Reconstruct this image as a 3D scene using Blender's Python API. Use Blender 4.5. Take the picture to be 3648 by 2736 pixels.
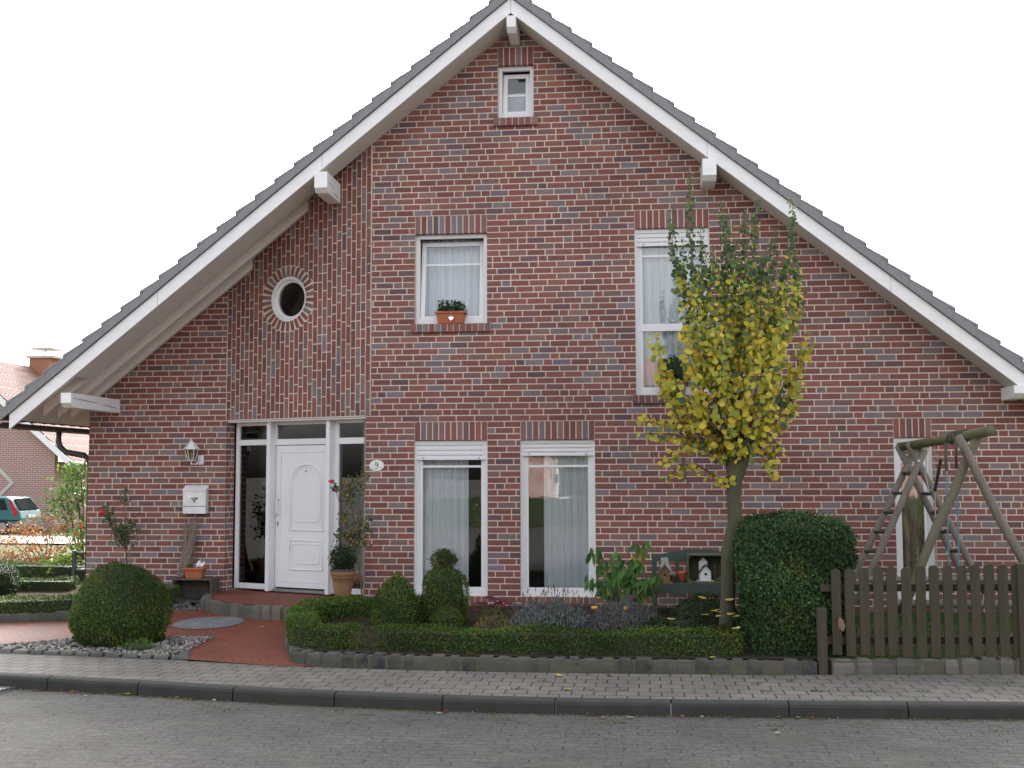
import bpy, math, random
import numpy as np
from mathutils import Vector, Matrix
PI = math.pi
for o in list(bpy.data.objects): bpy.data.objects.remove(o)
S = bpy.context.scene
COL = S.collection
rnd = random.Random(7)
rng = np.random.default_rng(11)

# ------------------------------------------------------------------ camera
CAM = Vector((3.7346, -15.7532, 1.9493)); YAW, PIT, ROL, FPX = -0.1097, 0.0783, -0.0029, 4148.8
_f = Vector((math.sin(YAW)*math.cos(PIT), math.cos(YAW)*math.cos(PIT), math.sin(PIT)))
_r = Vector((math.cos(YAW), -math.sin(YAW), 0)); _u = _r.cross(_f)
_r2 = _r*math.cos(ROL) + _u*math.sin(ROL); _u2 = -_r*math.sin(ROL) + _u*math.cos(ROL)
cd = bpy.data.cameras.new('camera'); co = bpy.data.objects.new('camera', cd); COL.objects.link(co)
cd.sensor_width = 36; cd.lens = FPX/3648*36; cd.clip_start = 0.1; cd.clip_end = 2000
co.matrix_world = Matrix(((_r2.x, _u2.x, -_f.x, CAM.x), (_r2.y, _u2.y, -_f.y, CAM.y), (_r2.z, _u2.z, -_f.z, CAM.z), (0, 0, 0, 1)))
S.camera = co
# ------------------------------------------------------------------ sky, sun, exposure
SUN_DIR = Vector((0.16, -0.987, 0)).normalized()     # the way the light travels over the ground
ELEV = math.radians(30)
W = bpy.data.worlds.new("World"); S.world = W; W.use_nodes = True
nt = W.node_tree; nt.nodes.clear()
sky = nt.nodes.new('ShaderNodeTexSky'); sky.sky_type = 'NISHITA'; sky.sun_disc = False
sky.sun_elevation = ELEV; sky.sun_rotation = math.atan2(-SUN_DIR.x, -SUN_DIR.y)
sky.air_density = 1.0; sky.dust_density = 6.0; sky.ozone_density = 1.0
hs = nt.nodes.new('ShaderNodeHueSaturation'); hs.inputs['Saturation'].default_value = 0.26
bg = nt.nodes.new('ShaderNodeBackground'); bg.inputs['Strength'].default_value = 0.15
ow = nt.nodes.new('ShaderNodeOutputWorld')
nt.links.new(sky.outputs[0], hs.inputs['Color']); nt.links.new(hs.outputs[0], bg.inputs[0]); nt.links.new(bg.outputs[0], ow.inputs[0])
sl = bpy.data.lights.new('sun', 'SUN'); sl.energy = 2.3; sl.angle = math.radians(0.5); sl.color = (1, .93, .82)
so = bpy.data.objects.new('sun', sl); COL.objects.link(so)
_d = Vector((SUN_DIR.x*math.cos(ELEV), SUN_DIR.y*math.cos(ELEV), -math.sin(ELEV)))
so.rotation_euler = _d.to_track_quat('-Z', 'Y').to_euler(); so.location = (0, 20, 30)
S.view_settings.view_transform = 'Standard'; S.view_settings.look = 'None'; S.view_settings.gamma = 1
S.view_settings.exposure = 2.08

# ------------------------------------------------------------------ measuring help: a pixel of the photo at a known depth Y
def at(px, py, Y):
    d = _f*FPX + _r2*(px-1824) - _u2*(py-1368); t = (Y-CAM.y)/d.y
    return CAM + d*t

# ------------------------------------------------------------------ tags
def tag(o, label=None, cat=None, group=None, kind=None):
    if label: o['label'] = label
    if cat: o['category'] = cat
    if group: o['group'] = group
    if kind: o['kind'] = kind
    return o
def thing(name, label, cat, loc=(0, 0, 0), group=None):
    o = bpy.data.objects.new(name, None); COL.objects.link(o); o.location = loc; o.empty_display_size = .2
    return tag(o, label, cat, group)

# ------------------------------------------------------------------ materials
def newmat(name):
    m = bpy.data.materials.new(name); m.use_nodes = True; n = m.node_tree; n.nodes.clear()
    out = n.nodes.new('ShaderNodeOutputMaterial'); b = n.nodes.new('ShaderNodeBsdfPrincipled')
    n.links.new(b.outputs[0], out.inputs[0]); return m, n, b, out
def ND(n, t, **k):
    x = n.nodes.new(t)
    for a, v in k.items():
        if a.startswith('i_'): x.inputs[a[2:].replace('_', ' ')].default_value = v
        else: setattr(x, a, v)
    return x
def mat(name, c, rough=.8, c2=None, scale=6, amt=.5, bump=0, bscale=40, attr=False, metal=0, spec=.5, stretch=None, detail=6, trans=0, big=0):
    m, n, b, out = newmat(name); L = n.links
    b.inputs['Roughness'].default_value = rough; b.inputs['Metallic'].default_value = metal; b.inputs['Specular IOR Level'].default_value = spec
    tc = ND(n, 'ShaderNodeTexCoord'); co_ = tc.outputs['Object']
    if stretch:
        mp = ND(n, 'ShaderNodeMapping'); mp.inputs['Scale'].default_value = stretch; L.new(co_, mp.inputs[0]); co_ = mp.outputs[0]
    nz = ND(n, 'ShaderNodeTexNoise', i_Scale=scale, i_Detail=detail, i_Roughness=.6); L.new(co_, nz.inputs['Vector'])
    if attr: src = ND(n, 'ShaderNodeAttribute', attribute_name='Col').outputs['Color']
    else:
        rg = ND(n, 'ShaderNodeRGB'); rg.outputs[0].default_value = (*c, 1); src = rg.outputs[0]
    mx = ND(n, 'ShaderNodeMix', data_type='RGBA', blend_type='MIX')
    rp = ND(n, 'ShaderNodeMapRange'); rp.inputs['From Min'].default_value = .35; rp.inputs['From Max'].default_value = .65
    rp.inputs['To Max'].default_value = amt; L.new(nz.outputs['Fac'], rp.inputs['Value']); L.new(rp.outputs[0], mx.inputs['Factor'])
    L.new(src, mx.inputs[6])
    if c2 is None:
        m2 = ND(n, 'ShaderNodeMix', data_type='RGBA', blend_type='MULTIPLY'); m2.inputs['Factor'].default_value = 1
        L.new(src, m2.inputs[6]); m2.inputs[7].default_value = (.6, .6, .6, 1); L.new(m2.outputs[2], mx.inputs[7])
    else: mx.inputs[7].default_value = (*c2, 1)
    res = mx.outputs[2]
    if big:      # slow weathering over the whole wall
        nb_ = ND(n, 'ShaderNodeTexNoise', i_Scale=.55, i_Detail=7, i_Roughness=.62); L.new(tc.outputs['Object'], nb_.inputs['Vector'])
        rb = ND(n, 'ShaderNodeValToRGB'); rb.color_ramp.elements[0].position = .32; rb.color_ramp.elements[0].color = (.80, .79, .78, 1); rb.color_ramp.elements[1].position = .68; rb.color_ramp.elements[1].color = (1.12, 1.12, 1.13, 1)
        mb_ = ND(n, 'ShaderNodeMix', data_type='RGBA', blend_type='MULTIPLY'); mb_.inputs['Factor'].default_value = 1; L.new(nb_.outputs['Fac'], rb.inputs[0]); L.new(res, mb_.inputs[6]); L.new(rb.outputs[0], mb_.inputs[7]); res = mb_.outputs[2]
    L.new(res, b.inputs['Base Color'])
    if bump:
        n2 = ND(n, 'ShaderNodeTexNoise', i_Scale=bscale, i_Detail=5); L.new(co_, n2.inputs['Vector'])
        bp = ND(n, 'ShaderNodeBump', i_Strength=bump, i_Distance=.01); L.new(n2.outputs['Fac'], bp.inputs['Height']); L.new(bp.outputs[0], b.inputs['Normal'])
    if trans:
        tr = ND(n, 'ShaderNodeBsdfTranslucent'); L.new(mx.outputs[2], tr.inputs[0])
        ms = ND(n, 'ShaderNodeMixShader'); ms.inputs[0].default_value = trans
        L.new(b.outputs[0], ms.inputs[1]); L.new(tr.outputs[0], ms.inputs[2]); L.new(ms.outputs[0], out.inputs[0])
    return m
def paving(name, c, c2, joint, bw, bh, off=.5, jw=.012, distort=0, dscale=3, speck=.5, rough=.85, rot=0, moss=None, bias=0):
    m, n, b, out = newmat(name); L = n.links; b.inputs['Roughness'].default_value = rough
    tc = ND(n, 'ShaderNodeTexCoord'); v = tc.outputs['Object']
    mp = ND(n, 'ShaderNodeMapping'); mp.inputs['Rotation'].default_value = (0, 0, rot); L.new(v, mp.inputs[0]); v = mp.outputs[0]
    if distort:
        wn = ND(n, 'ShaderNodeTexNoise', i_Scale=dscale, i_Detail=1); L.new(v, wn.inputs['Vector'])
        vm = ND(n, 'ShaderNodeVectorMath', operation='MULTIPLY_ADD'); L.new(wn.outputs['Color'], vm.inputs[0]); vm.inputs[1].default_value = (distort,)*3; L.new(v, vm.inputs[2]); vv = vm.outputs[0]
    else: vv = v
    bt = ND(n, 'ShaderNodeTexBrick', offset=off, offset_frequency=2, squash=1)
    bt.inputs['Scale'].default_value = 1; bt.inputs['Brick Width'].default_value = bw; bt.inputs['Row Height'].default_value = bh
    bt.inputs['Mortar Size'].default_value = jw; bt.inputs['Mortar Smooth'].default_value = .4; bt.inputs['Bias'].default_value = bias
    bt.inputs['Color1'].default_value = (*c, 1); bt.inputs['Color2'].default_value = (*c2, 1); bt.inputs['Mortar'].default_value = (*joint, 1)
    L.new(vv, bt.inputs['Vector'])
    # dirt over large areas
    nz = ND(n, 'ShaderNodeTexNoise', i_Scale=1.3, i_Detail=8, i_Roughness=.65); L.new(v, nz.inputs['Vector'])
    mx = ND(n, 'ShaderNodeMix', data_type='RGBA', blend_type='MULTIPLY'); L.new(bt.outputs['Color'], mx.inputs[6])
    cr = ND(n, 'ShaderNodeValToRGB'); cr.color_ramp.elements[0].position = .3; cr.color_ramp.elements[0].color = (.52, .52, .5, 1); cr.color_ramp.elements[1].position = .7; cr.color_ramp.elements[1].color = (1.15, 1.13, 1.12, 1)
    L.new(nz.outputs['Fac'], cr.inputs[0]); L.new(cr.outputs[0], mx.inputs[7]); mx.inputs['Factor'].default_value = .8
    col = mx.outputs[2]
    # grain of the concrete: light and dark specks
    vo = ND(n, 'ShaderNodeTexNoise', i_Scale=38, i_Detail=6, i_Roughness=.85); L.new(v, vo.inputs['Vector'])
    c3 = ND(n, 'ShaderNodeValToRGB'); e = c3.color_ramp.elements; e[0].position = .36; e[0].color = (.45, .45, .45, 1); e[1].position = .64; e[1].color = (1.75, 1.72, 1.7, 1)
    L.new(vo.outputs['Fac'], c3.inputs[0]); m3 = ND(n, 'ShaderNodeMix', data_type='RGBA', blend_type='MULTIPLY'); m3.inputs['Factor'].default_value = speck
    L.new(col, m3.inputs[6]); L.new(c3.outputs[0], m3.inputs[7]); col = m3.outputs[2]
    if moss:
        n4 = ND(n, 'ShaderNodeTexNoise', i_Scale=2.2, i_Detail=6, i_Roughness=.7); L.new(v, n4.inputs['Vector'])
        r4 = ND(n, 'ShaderNodeMapRange'); r4.inputs['From Min'].default_value = .5; r4.inputs['From Max'].default_value = .62; L.new(n4.outputs['Fac'], r4.inputs['Value'])
        mu = ND(n, 'ShaderNodeMath', operation='MULTIPLY'); L.new(r4.outputs[0], mu.inputs[0]); L.new(bt.outputs['Fac'], mu.inputs[1])
        m5 = ND(n, 'ShaderNodeMix', data_type='RGBA'); L.new(mu.outputs[0], m5.inputs['Factor']); L.new(col, m5.inputs[6]); m5.inputs[7].default_value = (*moss, 1); col = m5.outputs[2]
    L.new(col, b.inputs['Base Color'])
    bp = ND(n, 'ShaderNodeBump', i_Strength=.5, i_Distance=.008, invert=True); L.new(bt.outputs['Fac'], bp.inputs['Height'])
    b2 = ND(n, 'ShaderNodeBump', i_Strength=.35, i_Distance=.006); L.new(vo.outputs['Fac'], b2.inputs['Height']); L.new(bp.outputs[0], b2.inputs['Normal']); L.new(b2.outputs[0], b.inputs['Normal'])
    return m
def glassmat(name, refl=2.0, tint=(.86, .9, .9)):
    m, n, b, out = newmat(name); L = n.links; n.nodes.remove(b)
    tr = ND(n, 'ShaderNodeBsdfTransparent'); tr.inputs[0].default_value = (*tint, 1)
    gl = ND(n, 'ShaderNodeBsdfGlossy'); gl.inputs['Roughness'].default_value = 0.0
    nz = ND(n, 'ShaderNodeTexNoise', i_Scale=1.6, i_Detail=1); tc = ND(n, 'ShaderNodeTexCoord'); L.new(tc.outputs['Object'], nz.inputs['Vector'])
    bp = ND(n, 'ShaderNodeBump', i_Strength=.05, i_Distance=.02); L.new(nz.outputs['Fac'], bp.inputs['Height']); L.new(bp.outputs[0], gl.inputs['Normal'])
    fr = ND(n, 'ShaderNodeFresnel', i_IOR=1.5); mu = ND(n, 'ShaderNodeMath', operation='MULTIPLY', use_clamp=True); mu.inputs[1].default_value = refl
    L.new(fr.outputs[0], mu.inputs[0]); ms = ND(n, 'ShaderNodeMixShader'); L.new(mu.outputs[0], ms.inputs[0]); L.new(tr.outputs[0], ms.inputs[1]); L.new(gl.outputs[0], ms.inputs[2]); L.new(ms.outputs[0], out.inputs[0])
    return m
def farbrick(name, k=1.5):
    m, n, b, out = newmat(name); L = n.links; b.inputs['Roughness'].default_value = .9
    tc = ND(n, 'ShaderNodeTexCoord'); mp = ND(n, 'ShaderNodeMapping'); mp.inputs['Rotation'].default_value = (PI/2, 0, 0); L.new(tc.outputs['Object'], mp.inputs[0])
    bt = ND(n, 'ShaderNodeTexBrick', offset=.5); i = bt.inputs
    i['Scale'].default_value = 1; i['Brick Width'].default_value = .25; i['Row Height'].default_value = .0833; i['Mortar Size'].default_value = .009; i['Bias'].default_value = -.2
    i['Color1'].default_value = (.22*k, .10*k, .085*k, 1); i['Color2'].default_value = (.2*k, .13*k, .125*k, 1); i['Mortar'].default_value = (.6, .55, .5, 1)  # k lightens the brick to imitate haze over distance
    L.new(mp.outputs[0], bt.inputs['Vector']); L.new(bt.outputs['Color'], b.inputs['Base Color']); return m

M = {}
def setup_mats():
    M['brick'] = mat('brick', (0, 0, 0), .85, scale=22, amt=.35, bump=.35, bscale=60, attr=True, big=1)
    M['mortar'] = mat('mortar', (.68, .60, .48), .95, c2=(.56, .50, .41), scale=3, amt=.6, bump=.2, bscale=90, big=1)
    M['white'] = mat('white plastic', (.74, .75, .77), .35, c2=(.66, .66, .66), scale=2, amt=.4)
    M['paint'] = mat('white painted wood', (.86, .87, .88), .5, c2=(.76, .76, .75), scale=3, amt=.5, bump=.15, bscale=30, stretch=(1, 1, 6))
    M['soffit'] = mat('soffit boards', (.70, .67, .62), .7, c2=(.60, .57, .52), scale=4, amt=.5, stretch=(1, 6, 1))
    M['tile'] = mat('dark roof tile', (.20, .21, .225), .55, c2=(.25, .245, .24), scale=9, amt=.6, bump=.3, bscale=50)
    M['tile2'] = mat('red roof tile', (.22, .10, .075), .4, c2=(.30, .17, .13), scale=9, amt=.6)
    M['glass'] = glassmat('window glass', 1.8, (.93, .95, .96)); M['glassd'] = glassmat('door glass', 2.4, (.6, .62, .6))
    M['curtain'] = mat('curtain cloth', (.87, .90, .93), .9, c2=(.81, .84, .87), scale=5, amt=.5, trans=.12)
    M['curtainw'] = mat('cream curtain cloth', (.62, .5, .3), .9, c2=(.45, .38, .3), scale=3, amt=.8, trans=.4)
    M['room'] = mat('room plaster', (.35, .32, .28), .9, scale=1, amt=.2)
    M['dark'] = mat('dark slot', (.03, .03, .03), .9)
    M['dslot'] = mat('shutter slots', (.35, .35, .35), .9)
    M['metal'] = mat('bare metal', (.45, .45, .46), .35, metal=.9)
    M['silver'] = mat('silver', (.8, .8, .8), .15, metal=1)
    M['gutter'] = mat('dark gutter', (.05, .045, .045), .4, c2=(.09, .08, .075), scale=5, amt=.5, metal=.3)
    M['road'] = paving('road pavers', (.086, .081, .077), (.074, .070, .066), (.024, .025, .018), .22, .112, jw=.006, distort=.12, dscale=7, speck=1.0, moss=(.06, .09, .03))
    M['pave'] = paving('pavement slabs', (.18, .166, .152), (.155, .142, .13), (.035, .032, .024), .2, .2, jw=.009, distort=.012, dscale=4, speck=.6, moss=(.07, .1, .03))
    M['path'] = paving('red clay pavers', (.24, .052, .022), (.19, .043, .02), (.055, .022, .014), .10, .07, jw=.006, distort=.16, dscale=2.2, speck=.35, rough=.7)
    M['circle'] = paving('grey slate mosaic', (.22, .24, .26), (.17, .185, .20), (.09, .095, .10), .07, .05, jw=.005, distort=.12, dscale=9, speck=.5)
    M['kerb'] = mat('kerb concrete', (.044, .043, .04), .9, c2=(.03, .034, .024), scale=5, amt=.8, bump=.5, bscale=60)
    M['stone'] = mat('basalt cobble', (.1, .1, .1), .85, scale=9, amt=.6, bump=.6, bscale=25, attr=True, c2=(.10, .11, .075))
    M['joint'] = mat('mossy joint mortar', (.085, .082, .055), .95, c2=(.12, .115, .09), scale=6, amt=.6, bump=.4)
    M['soil'] = mat('garden soil', (.035, .028, .02), 1, spec=.05, c2=(.06, .05, .035), scale=9, amt=.7, bump=.8, bscale=30)
    M['ground'] = mat('ground', (.06, .08, .03), 1, spec=.05, c2=(.10, .085, .05), scale=3, amt=.6, bump=.4)
    M['pebble'] = mat('pebbles', (.3, .29, .27), .7, attr=True, scale=20, amt=.3)
    M['leaf'] = mat('leaves', (.05, .1, .03), .55, attr=True, scale=20, amt=.2, trans=.25, spec=.12)
    M['leafy'] = mat('autumn leaves', (.5, .4, .03), .6, attr=True, scale=30, amt=.25, trans=.35, spec=.3)
    M['core'] = mat('dark bush core', (.022, .034, .012), .9, scale=30, amt=.5)  # opaque filling under the leaves, added to block light
    M['bark'] = mat('mossy bark', (.07, .062, .045), .9, c2=(.10, .115, .035), scale=4, amt=.7, bump=.9, bscale=35, stretch=(1, 1, .4))
    M['twig'] = mat('twig bark', (.11, .075, .05), .85, scale=20)
    M['oldwood'] = mat('weathered fence wood', (.068, .054, .036), .9, c2=(.04, .043, .022), scale=5, amt=.8, bump=.5, bscale=40, stretch=(3, 3, .4))
    M['pole'] = mat('weathered round timber', (.21, .18, .15), .85, c2=(.12, .11, .085), scale=6, amt=.7, bump=.5, bscale=30, stretch=(2, 2, .5))
    M['mosspole'] = mat('mossy round timber', (.14, .15, .055), .9, c2=(.10, .085, .06), scale=3, amt=.8, bump=.6, bscale=30)
    M['legpole'] = mat('part mossy round timber', (.15, .13, .105), .85, c2=(.13, .135, .06), scale=2.2, amt=.9, bump=.5, bscale=30)
    M['crate'] = mat('old crate wood', (.105, .092, .078), .9, c2=(.06, .052, .043), scale=8, amt=.7, bump=.4, stretch=(1, 1, .5))
    M['cratem'] = mat('mossy crate wood', (.13, .13, .06), .9, c2=(.08, .07, .05), scale=8, amt=.7, bump=.4)
    M['bench'] = mat('dark green bench paint', (.035, .065, .06), .7, c2=(.06, .085, .045), scale=7, amt=.6)
    M['terra'] = mat('terracotta', (.42, .13, .06), .8, c2=(.32, .10, .05), scale=9, amt=.6, bump=.2)
    M['terram'] = mat('mossy terracotta', (.36, .15, .09), .85, c2=(.16, .14, .05), scale=5, amt=.85, bump=.3)
    M['rope'] = mat('rope', (.35, .33, .28), .9); M['roped'] = mat('dark rope', (.10, .085, .075), .9); M['ropeb'] = mat('blue rope', (.12, .26, .30), .8)
    M['rust'] = mat('brown wood', (.25, .13, .06), .8, c2=(.15, .08, .04), scale=12, amt=.7)
    M['black'] = mat('black enamel', (.02, .02, .02), .4); M['navy'] = mat('dark blue paint', (.045, .045, .09), .7)
    M['red'] = mat('red petals', (.62, .03, .03), .6, c2=(.5, .04, .05), scale=30)
    M['orange'] = mat('orange petals', (.6, .3, .04), .7); M['plum'] = mat('plum flower heads', (.13, .02, .03), .9, scale=40)
    M['car'] = mat('teal car paint', (.03, .16, .18), .5, metal=0); M['tyre'] = mat('tyre rubber', (.02, .02, .02), .8)
    M['carglass'] = mat('car glass', (.03, .035, .035), .8, spec=0); M['tail'] = mat('red lamp glass', (.4, .02, .03), .25)
    M['farbrick'] = farbrick('far brick'); M['conc'] = mat('light concrete', (.55, .53, .48), .8, c2=(.45, .43, .4), scale=3)
    M['lantern'] = glassmat('lantern glass', 1.5, (.75, .68, .52))
    M['enamel'] = mat('white enamel', (.75, .77, .74), .3, c2=(.5, .6, .5), scale=25, amt=.35)
    M['orangewall'] = mat('red clay chimney brick', (.36, .17, .10), .9, scale=12)
    M['wicker'] = mat('wicker', (.12, .09, .07), .9, bump=.8, bscale=60)
    M['white2'] = mat('white glazed', (.8, .8, .8), .3)
    M['palewood'] = mat('pale painted wood', (.42, .45, .4), .8, c2=(.3, .33, .3), scale=10, amt=.6)
setup_mats()

# ------------------------------------------------------------------ mesh builder
def setpar(o, parent):
    if parent:
        o.parent = parent; o.matrix_parent_inverse = Matrix.Translation(-parent.location) if parent.type == 'EMPTY' else Matrix.Identity(4)
    return o
class MB:
    def __init__(s): s.v = []; s.f = []; s.c = []; s.mi = []
    def add(s, vs, fs, col=(1, 1, 1), mi=0):
        b = len(s.v); s.v += [tuple(p) for p in vs]; s.f += [tuple(i+b for i in f) for f in fs]; s.c += [col]*len(vs); s.mi += [mi]*len(fs)
        return s
    def box(s, a, b, col=(1, 1, 1), mi=0, fr=None):
        (x0, y0, z0), (x1, y1, z1) = a, b
        vs = [(x0, y0, z0), (x1, y0, z0), (x1, y1, z0), (x0, y1, z0), (x0, y0, z1), (x1, y0, z1), (x1, y1, z1), (x0, y1, z1)]
        if fr: vs = [fr(*p) for p in vs]
        return s.add(vs, [(0, 3, 2, 1), (4, 5, 6, 7), (0, 1, 5, 4), (1, 2, 6, 5), (2, 3, 7, 6), (3, 0, 4, 7)], col, mi)
    def prism(s, poly, b0, b1, fr, col=(1, 1, 1), mi=0):      # poly in (a,c), extruded along b
        n = len(poly)
        vs = [fr(a, b0, c) for a, c in poly] + [fr(a, b1, c) for a, c in poly]
        fs = [tuple(range(n)), tuple(range(2*n-1, n-1, -1))] + [(i, i+n, (i+1) % n+n, (i+1) % n) for i in range(n)]
        return s.add(vs, fs, col, mi)
    def beam(s, p, q, w, h, up=(0, 0, 1), col=(1, 1, 1)):
        p = Vector(p); q = Vector(q); d = (q-p).normalized(); r = d.cross(Vector(up)).normalized(); u = r.cross(d)
        vs = []
        for e in (p, q):
            for a, b in ((-1, -1), (1, -1), (1, 1), (-1, 1)): vs.append(e + r*(a*w/2) + u*(b*h/2))
        return s.add(vs, [(0, 1, 2, 3), (7, 6, 5, 4), (0, 4, 5, 1), (1, 5, 6, 2), (2, 6, 7, 3), (3, 7, 4, 0)], col)
    def tube(s, pts, rad, n=8, col=(1, 1, 1), cap=True, closed=False):
        pts = [Vector(p) for p in pts]; m = len(pts)
        if not hasattr(rad, '__len__'): rad = [rad]*m
        vs = []; prev = None
        for i, p in enumerate(pts):
            a = pts[(i-1) % m] if (i or closed) else p; b = pts[(i+1) % m] if (i < m-1 or closed) else p
            t = (b-a).normalized()
            if prev is None:
                r = t.cross(Vector((0, 0, 1)));
                if r.length < .1: r = t.cross(Vector((0, 1, 0)))
                r.normalize()
            else: r = (prev - t*prev.dot(t)).normalized()
            prev = r; u = t.cross(r)
            for k in range(n):
                g = 2*PI*k/n; vs.append(p + (r*math.cos(g)+u*math.sin(g))*rad[i])
        fs = []
        for i in range(m if closed else m-1):
            j = (i+1) % m
            for k in range(n): fs.append((i*n+k, i*n+(k+1) % n, j*n+(k+1) % n, j*n+k))
        if cap and not closed: fs += [tuple(range(n-1, -1, -1)), tuple((m-1)*n+k for k in range(n))]
        return s.add(vs, fs, col)
    def lathe(s, prof, c=(0, 0, 0), n=24, col=(1, 1, 1), wob=0):
        vs = []
        for r, z in prof:
            for k in range(n):
                g = 2*PI*k/n; rr = r*(1+wob*math.sin(3*g+z*9)); vs.append((c[0]+rr*math.cos(g), c[1]+rr*math.sin(g), c[2]+z))
        m = len(prof); fs = [(i*n+k, i*n+(k+1) % n, (i+1)*n+(k+1) % n, (i+1)*n+k) for i in range(m-1) for k in range(n)]
        fs += [tuple(range(n-1, -1, -1)), tuple((m-1)*n+k for k in range(n))]
        return s.add(vs, fs, col)
    def build(s, name, mats, parent=None, smooth=False, color=False):
        me = bpy.data.meshes.new(name); me.from_pydata(s.v, [], s.f)
        for m in (mats if isinstance(mats, (list, tuple)) else [mats]): me.materials.append(m)
        me.polygons.foreach_set('material_index', s.mi)
        if smooth: me.polygons.foreach_set('use_smooth', [True]*len(s.f))
        if color:
            ca = me.color_attributes.new('Col', 'FLOAT_COLOR', 'POINT'); ca.data.foreach_set('color', np.array([(*c, 1) for c in s.c], dtype=np.float32).ravel())
        me.update(); o = bpy.data.objects.new(name, me); COL.objects.link(o)
        return setpar(o, parent)
def bevel(o, w=.006, seg=2):
    b = o.modifiers.new('bevel', 'BEVEL'); b.width = w; b.segments = seg; b.limit_method = 'ANGLE'; return o
def clip(poly, hp):
    for (na, nc, d) in hp:
        out = []
        for i in range(len(poly)):
            p, q = poly[i], poly[(i+1) % len(poly)]; fp = na*p[0]+nc*p[1]-d; fq = na*q[0]+nc*q[1]-d
            if fp <= 0: out.append(p)
            if (fp < 0 < fq) or (fq < 0 < fp):
                t = fp/(fp-fq); out.append((p[0]+t*(q[0]-p[0]), p[1]+t*(q[1]-p[1])))
        poly = out
        if len(poly) < 3: return None
    ar = abs(sum(poly[i][0]*poly[(i+1) % len(poly)][1]-poly[(i+1) % len(poly)][0]*poly[i][1] for i in range(len(poly))))/2
    return poly if ar > 2e-5 else None
# leaves: many small faces; shape is a list of (along, across) corners
DIA = [(0, 0), (.5, .32), (1, 0), (.5, -.32)]
OVAL = [(0, 0), (.3, .27), (.7, .24), (1, 0), (.7, -.24), (.3, -.27)]
FAN = [(0, 0), (.55, .5), (.85, .36), (.95, 0.05), (.85, -.36), (.55, -.5)]
def leaves(name, C, N, size, cols, material, parent=None, shape=DIA, up=None, fold=0.0, jit=.9):
    C = np.asarray(C, float); n = len(C); N = np.asarray(N, float) + rng.normal(0, jit, (n, 3)); N /= np.linalg.norm(N, axis=1)[:, None]+1e-9
    A = rng.normal(0, 1, (n, 3)) if up is None else np.asarray(up, float)+rng.normal(0, .35, (n, 3))
    A -= N*(A*N).sum(1)[:, None]; A /= np.linalg.norm(A, axis=1)[:, None]+1e-9; B = np.cross(N, A)
    size = np.broadcast_to(size, n)[:, None, None]; sh = np.array(shape); k = len(sh)
    V = C[:, None, :] + size*(A[:, None, :]*sh[None, :, 0:1] + B[:, None, :]*sh[None, :, 1:2] + N[:, None, :]*(fold*np.abs(sh[None, :, 1:2])))
    me = bpy.data.meshes.new(name); me.vertices.add(n*k); me.vertices.foreach_set('co', V.astype(np.float32).ravel())
    me.loops.add(n*k); me.loops.foreach_set('vertex_index', np.arange(n*k, dtype=np.int32)); me.polygons.add(n)
    me.polygons.foreach_set('loop_start', np.arange(0, n*k, k, dtype=np.int32)); me.polygons.foreach_set('loop_total', np.full(n, k, dtype=np.int32))
    me.materials.append(material)
    cc = np.ones((n, k, 4), np.float32); cc[:, :, :3] = np.asarray(cols)[:, None, :]
    ca = me.color_attributes.new('Col', 'FLOAT_COLOR', 'POINT'); ca.data.foreach_set('color', cc.ravel()); me.update(); me.validate()
    o = bpy.data.objects.new(name, me); COL.objects.link(o)
    return setpar(o, parent)
def palette(n, cols, w=None, var=.25):
    cols = np.array(cols); i = rng.choice(len(cols), n, p=w); return cols[i]*(1+rng.uniform(-var, var, (n, 1)))
def fr_plain(a, b, c): return (a, b, c)

# ------------------------------------------------------------------ terrain
HB = [(-900, 0), (-3.9, 0), (-.85, .1), (2, .2), (8, .2), (30, -.3), (900, -.3)]
def h(Y):
    for (a, za), (b, zb) in zip(HB, HB[1:]):
        if Y <= b: return za+(zb-za)*(Y-a)/(b-a)
    return -.3
def sheet(name, poly, material, dz=0, zf=h, kind='structure', bands=None, parent=None):
    mb = MB(); bk = [b[0] for b in HB] if bands is None else bands
    for a, b in zip(bk, bk[1:]):
        p = clip(poly, [(0, -1, -a), (0, 1, b)])
        if p: mb.add([(x, y, zf(min(max(y, a+1e-6), b-1e-6))+dz) for x, y in p], [tuple(range(len(p)))])
    o = mb.build(name, material, parent); tag(o, kind=kind) if kind else None
    me = o.data
    for pl in me.polygons:
        if pl.normal.z < 0: pl.flip()
    return o
KERB = [(-60, 4.5), (-20, -1.8), (-6, -4.15), (-2.6, -4.70), (-1.0, -4.98), (.73, -5.33), (2.78, -5.50), (4.7, -5.44), (6.93, -5.31), (12, -4.9), (60, 0)]
BACK = [(-60, 6.2), (-20, -.3), (-6, -2.85), (-3.4, -3.25), (-1.64, -3.55), (.04, -3.93), (1.5, -4.06), (2.93, -4.09), (5.1, -3.99), (7.44, -3.72), (12, -3.3), (60, 1.5)]
def inter(P, x):
    for (a, ya), (b, yb) in zip(P, P[1:]):
        if x <= b: return ya+(yb-ya)*(x-a)/(b-a)
    return P[-1][1]
xs = [x for x in np.linspace(-60, 60, 25)] + [x for x in np.arange(-7, 12, .5)]; xs = sorted(set(float(x) for x in xs))
def smoothed(P, x): return sum(inter(P, x+d) for d in (-.8, -.4, 0, .4, .8))/5
def strip(name, f0, f1, z, material, parent=None):
    mb = MB()
    for a, b in zip(xs, xs[1:]): mb.add([(a, f0(a), z), (b, f0(b), z), (b, f1(b), z), (a, f1(a), z)], [(0, 1, 2, 3)])
    o = mb.build(name, material); tag(o, kind='structure'); return o
kf = lambda x: smoothed(KERB, x); bf = lambda x: smoothed(BACK, x)
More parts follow.
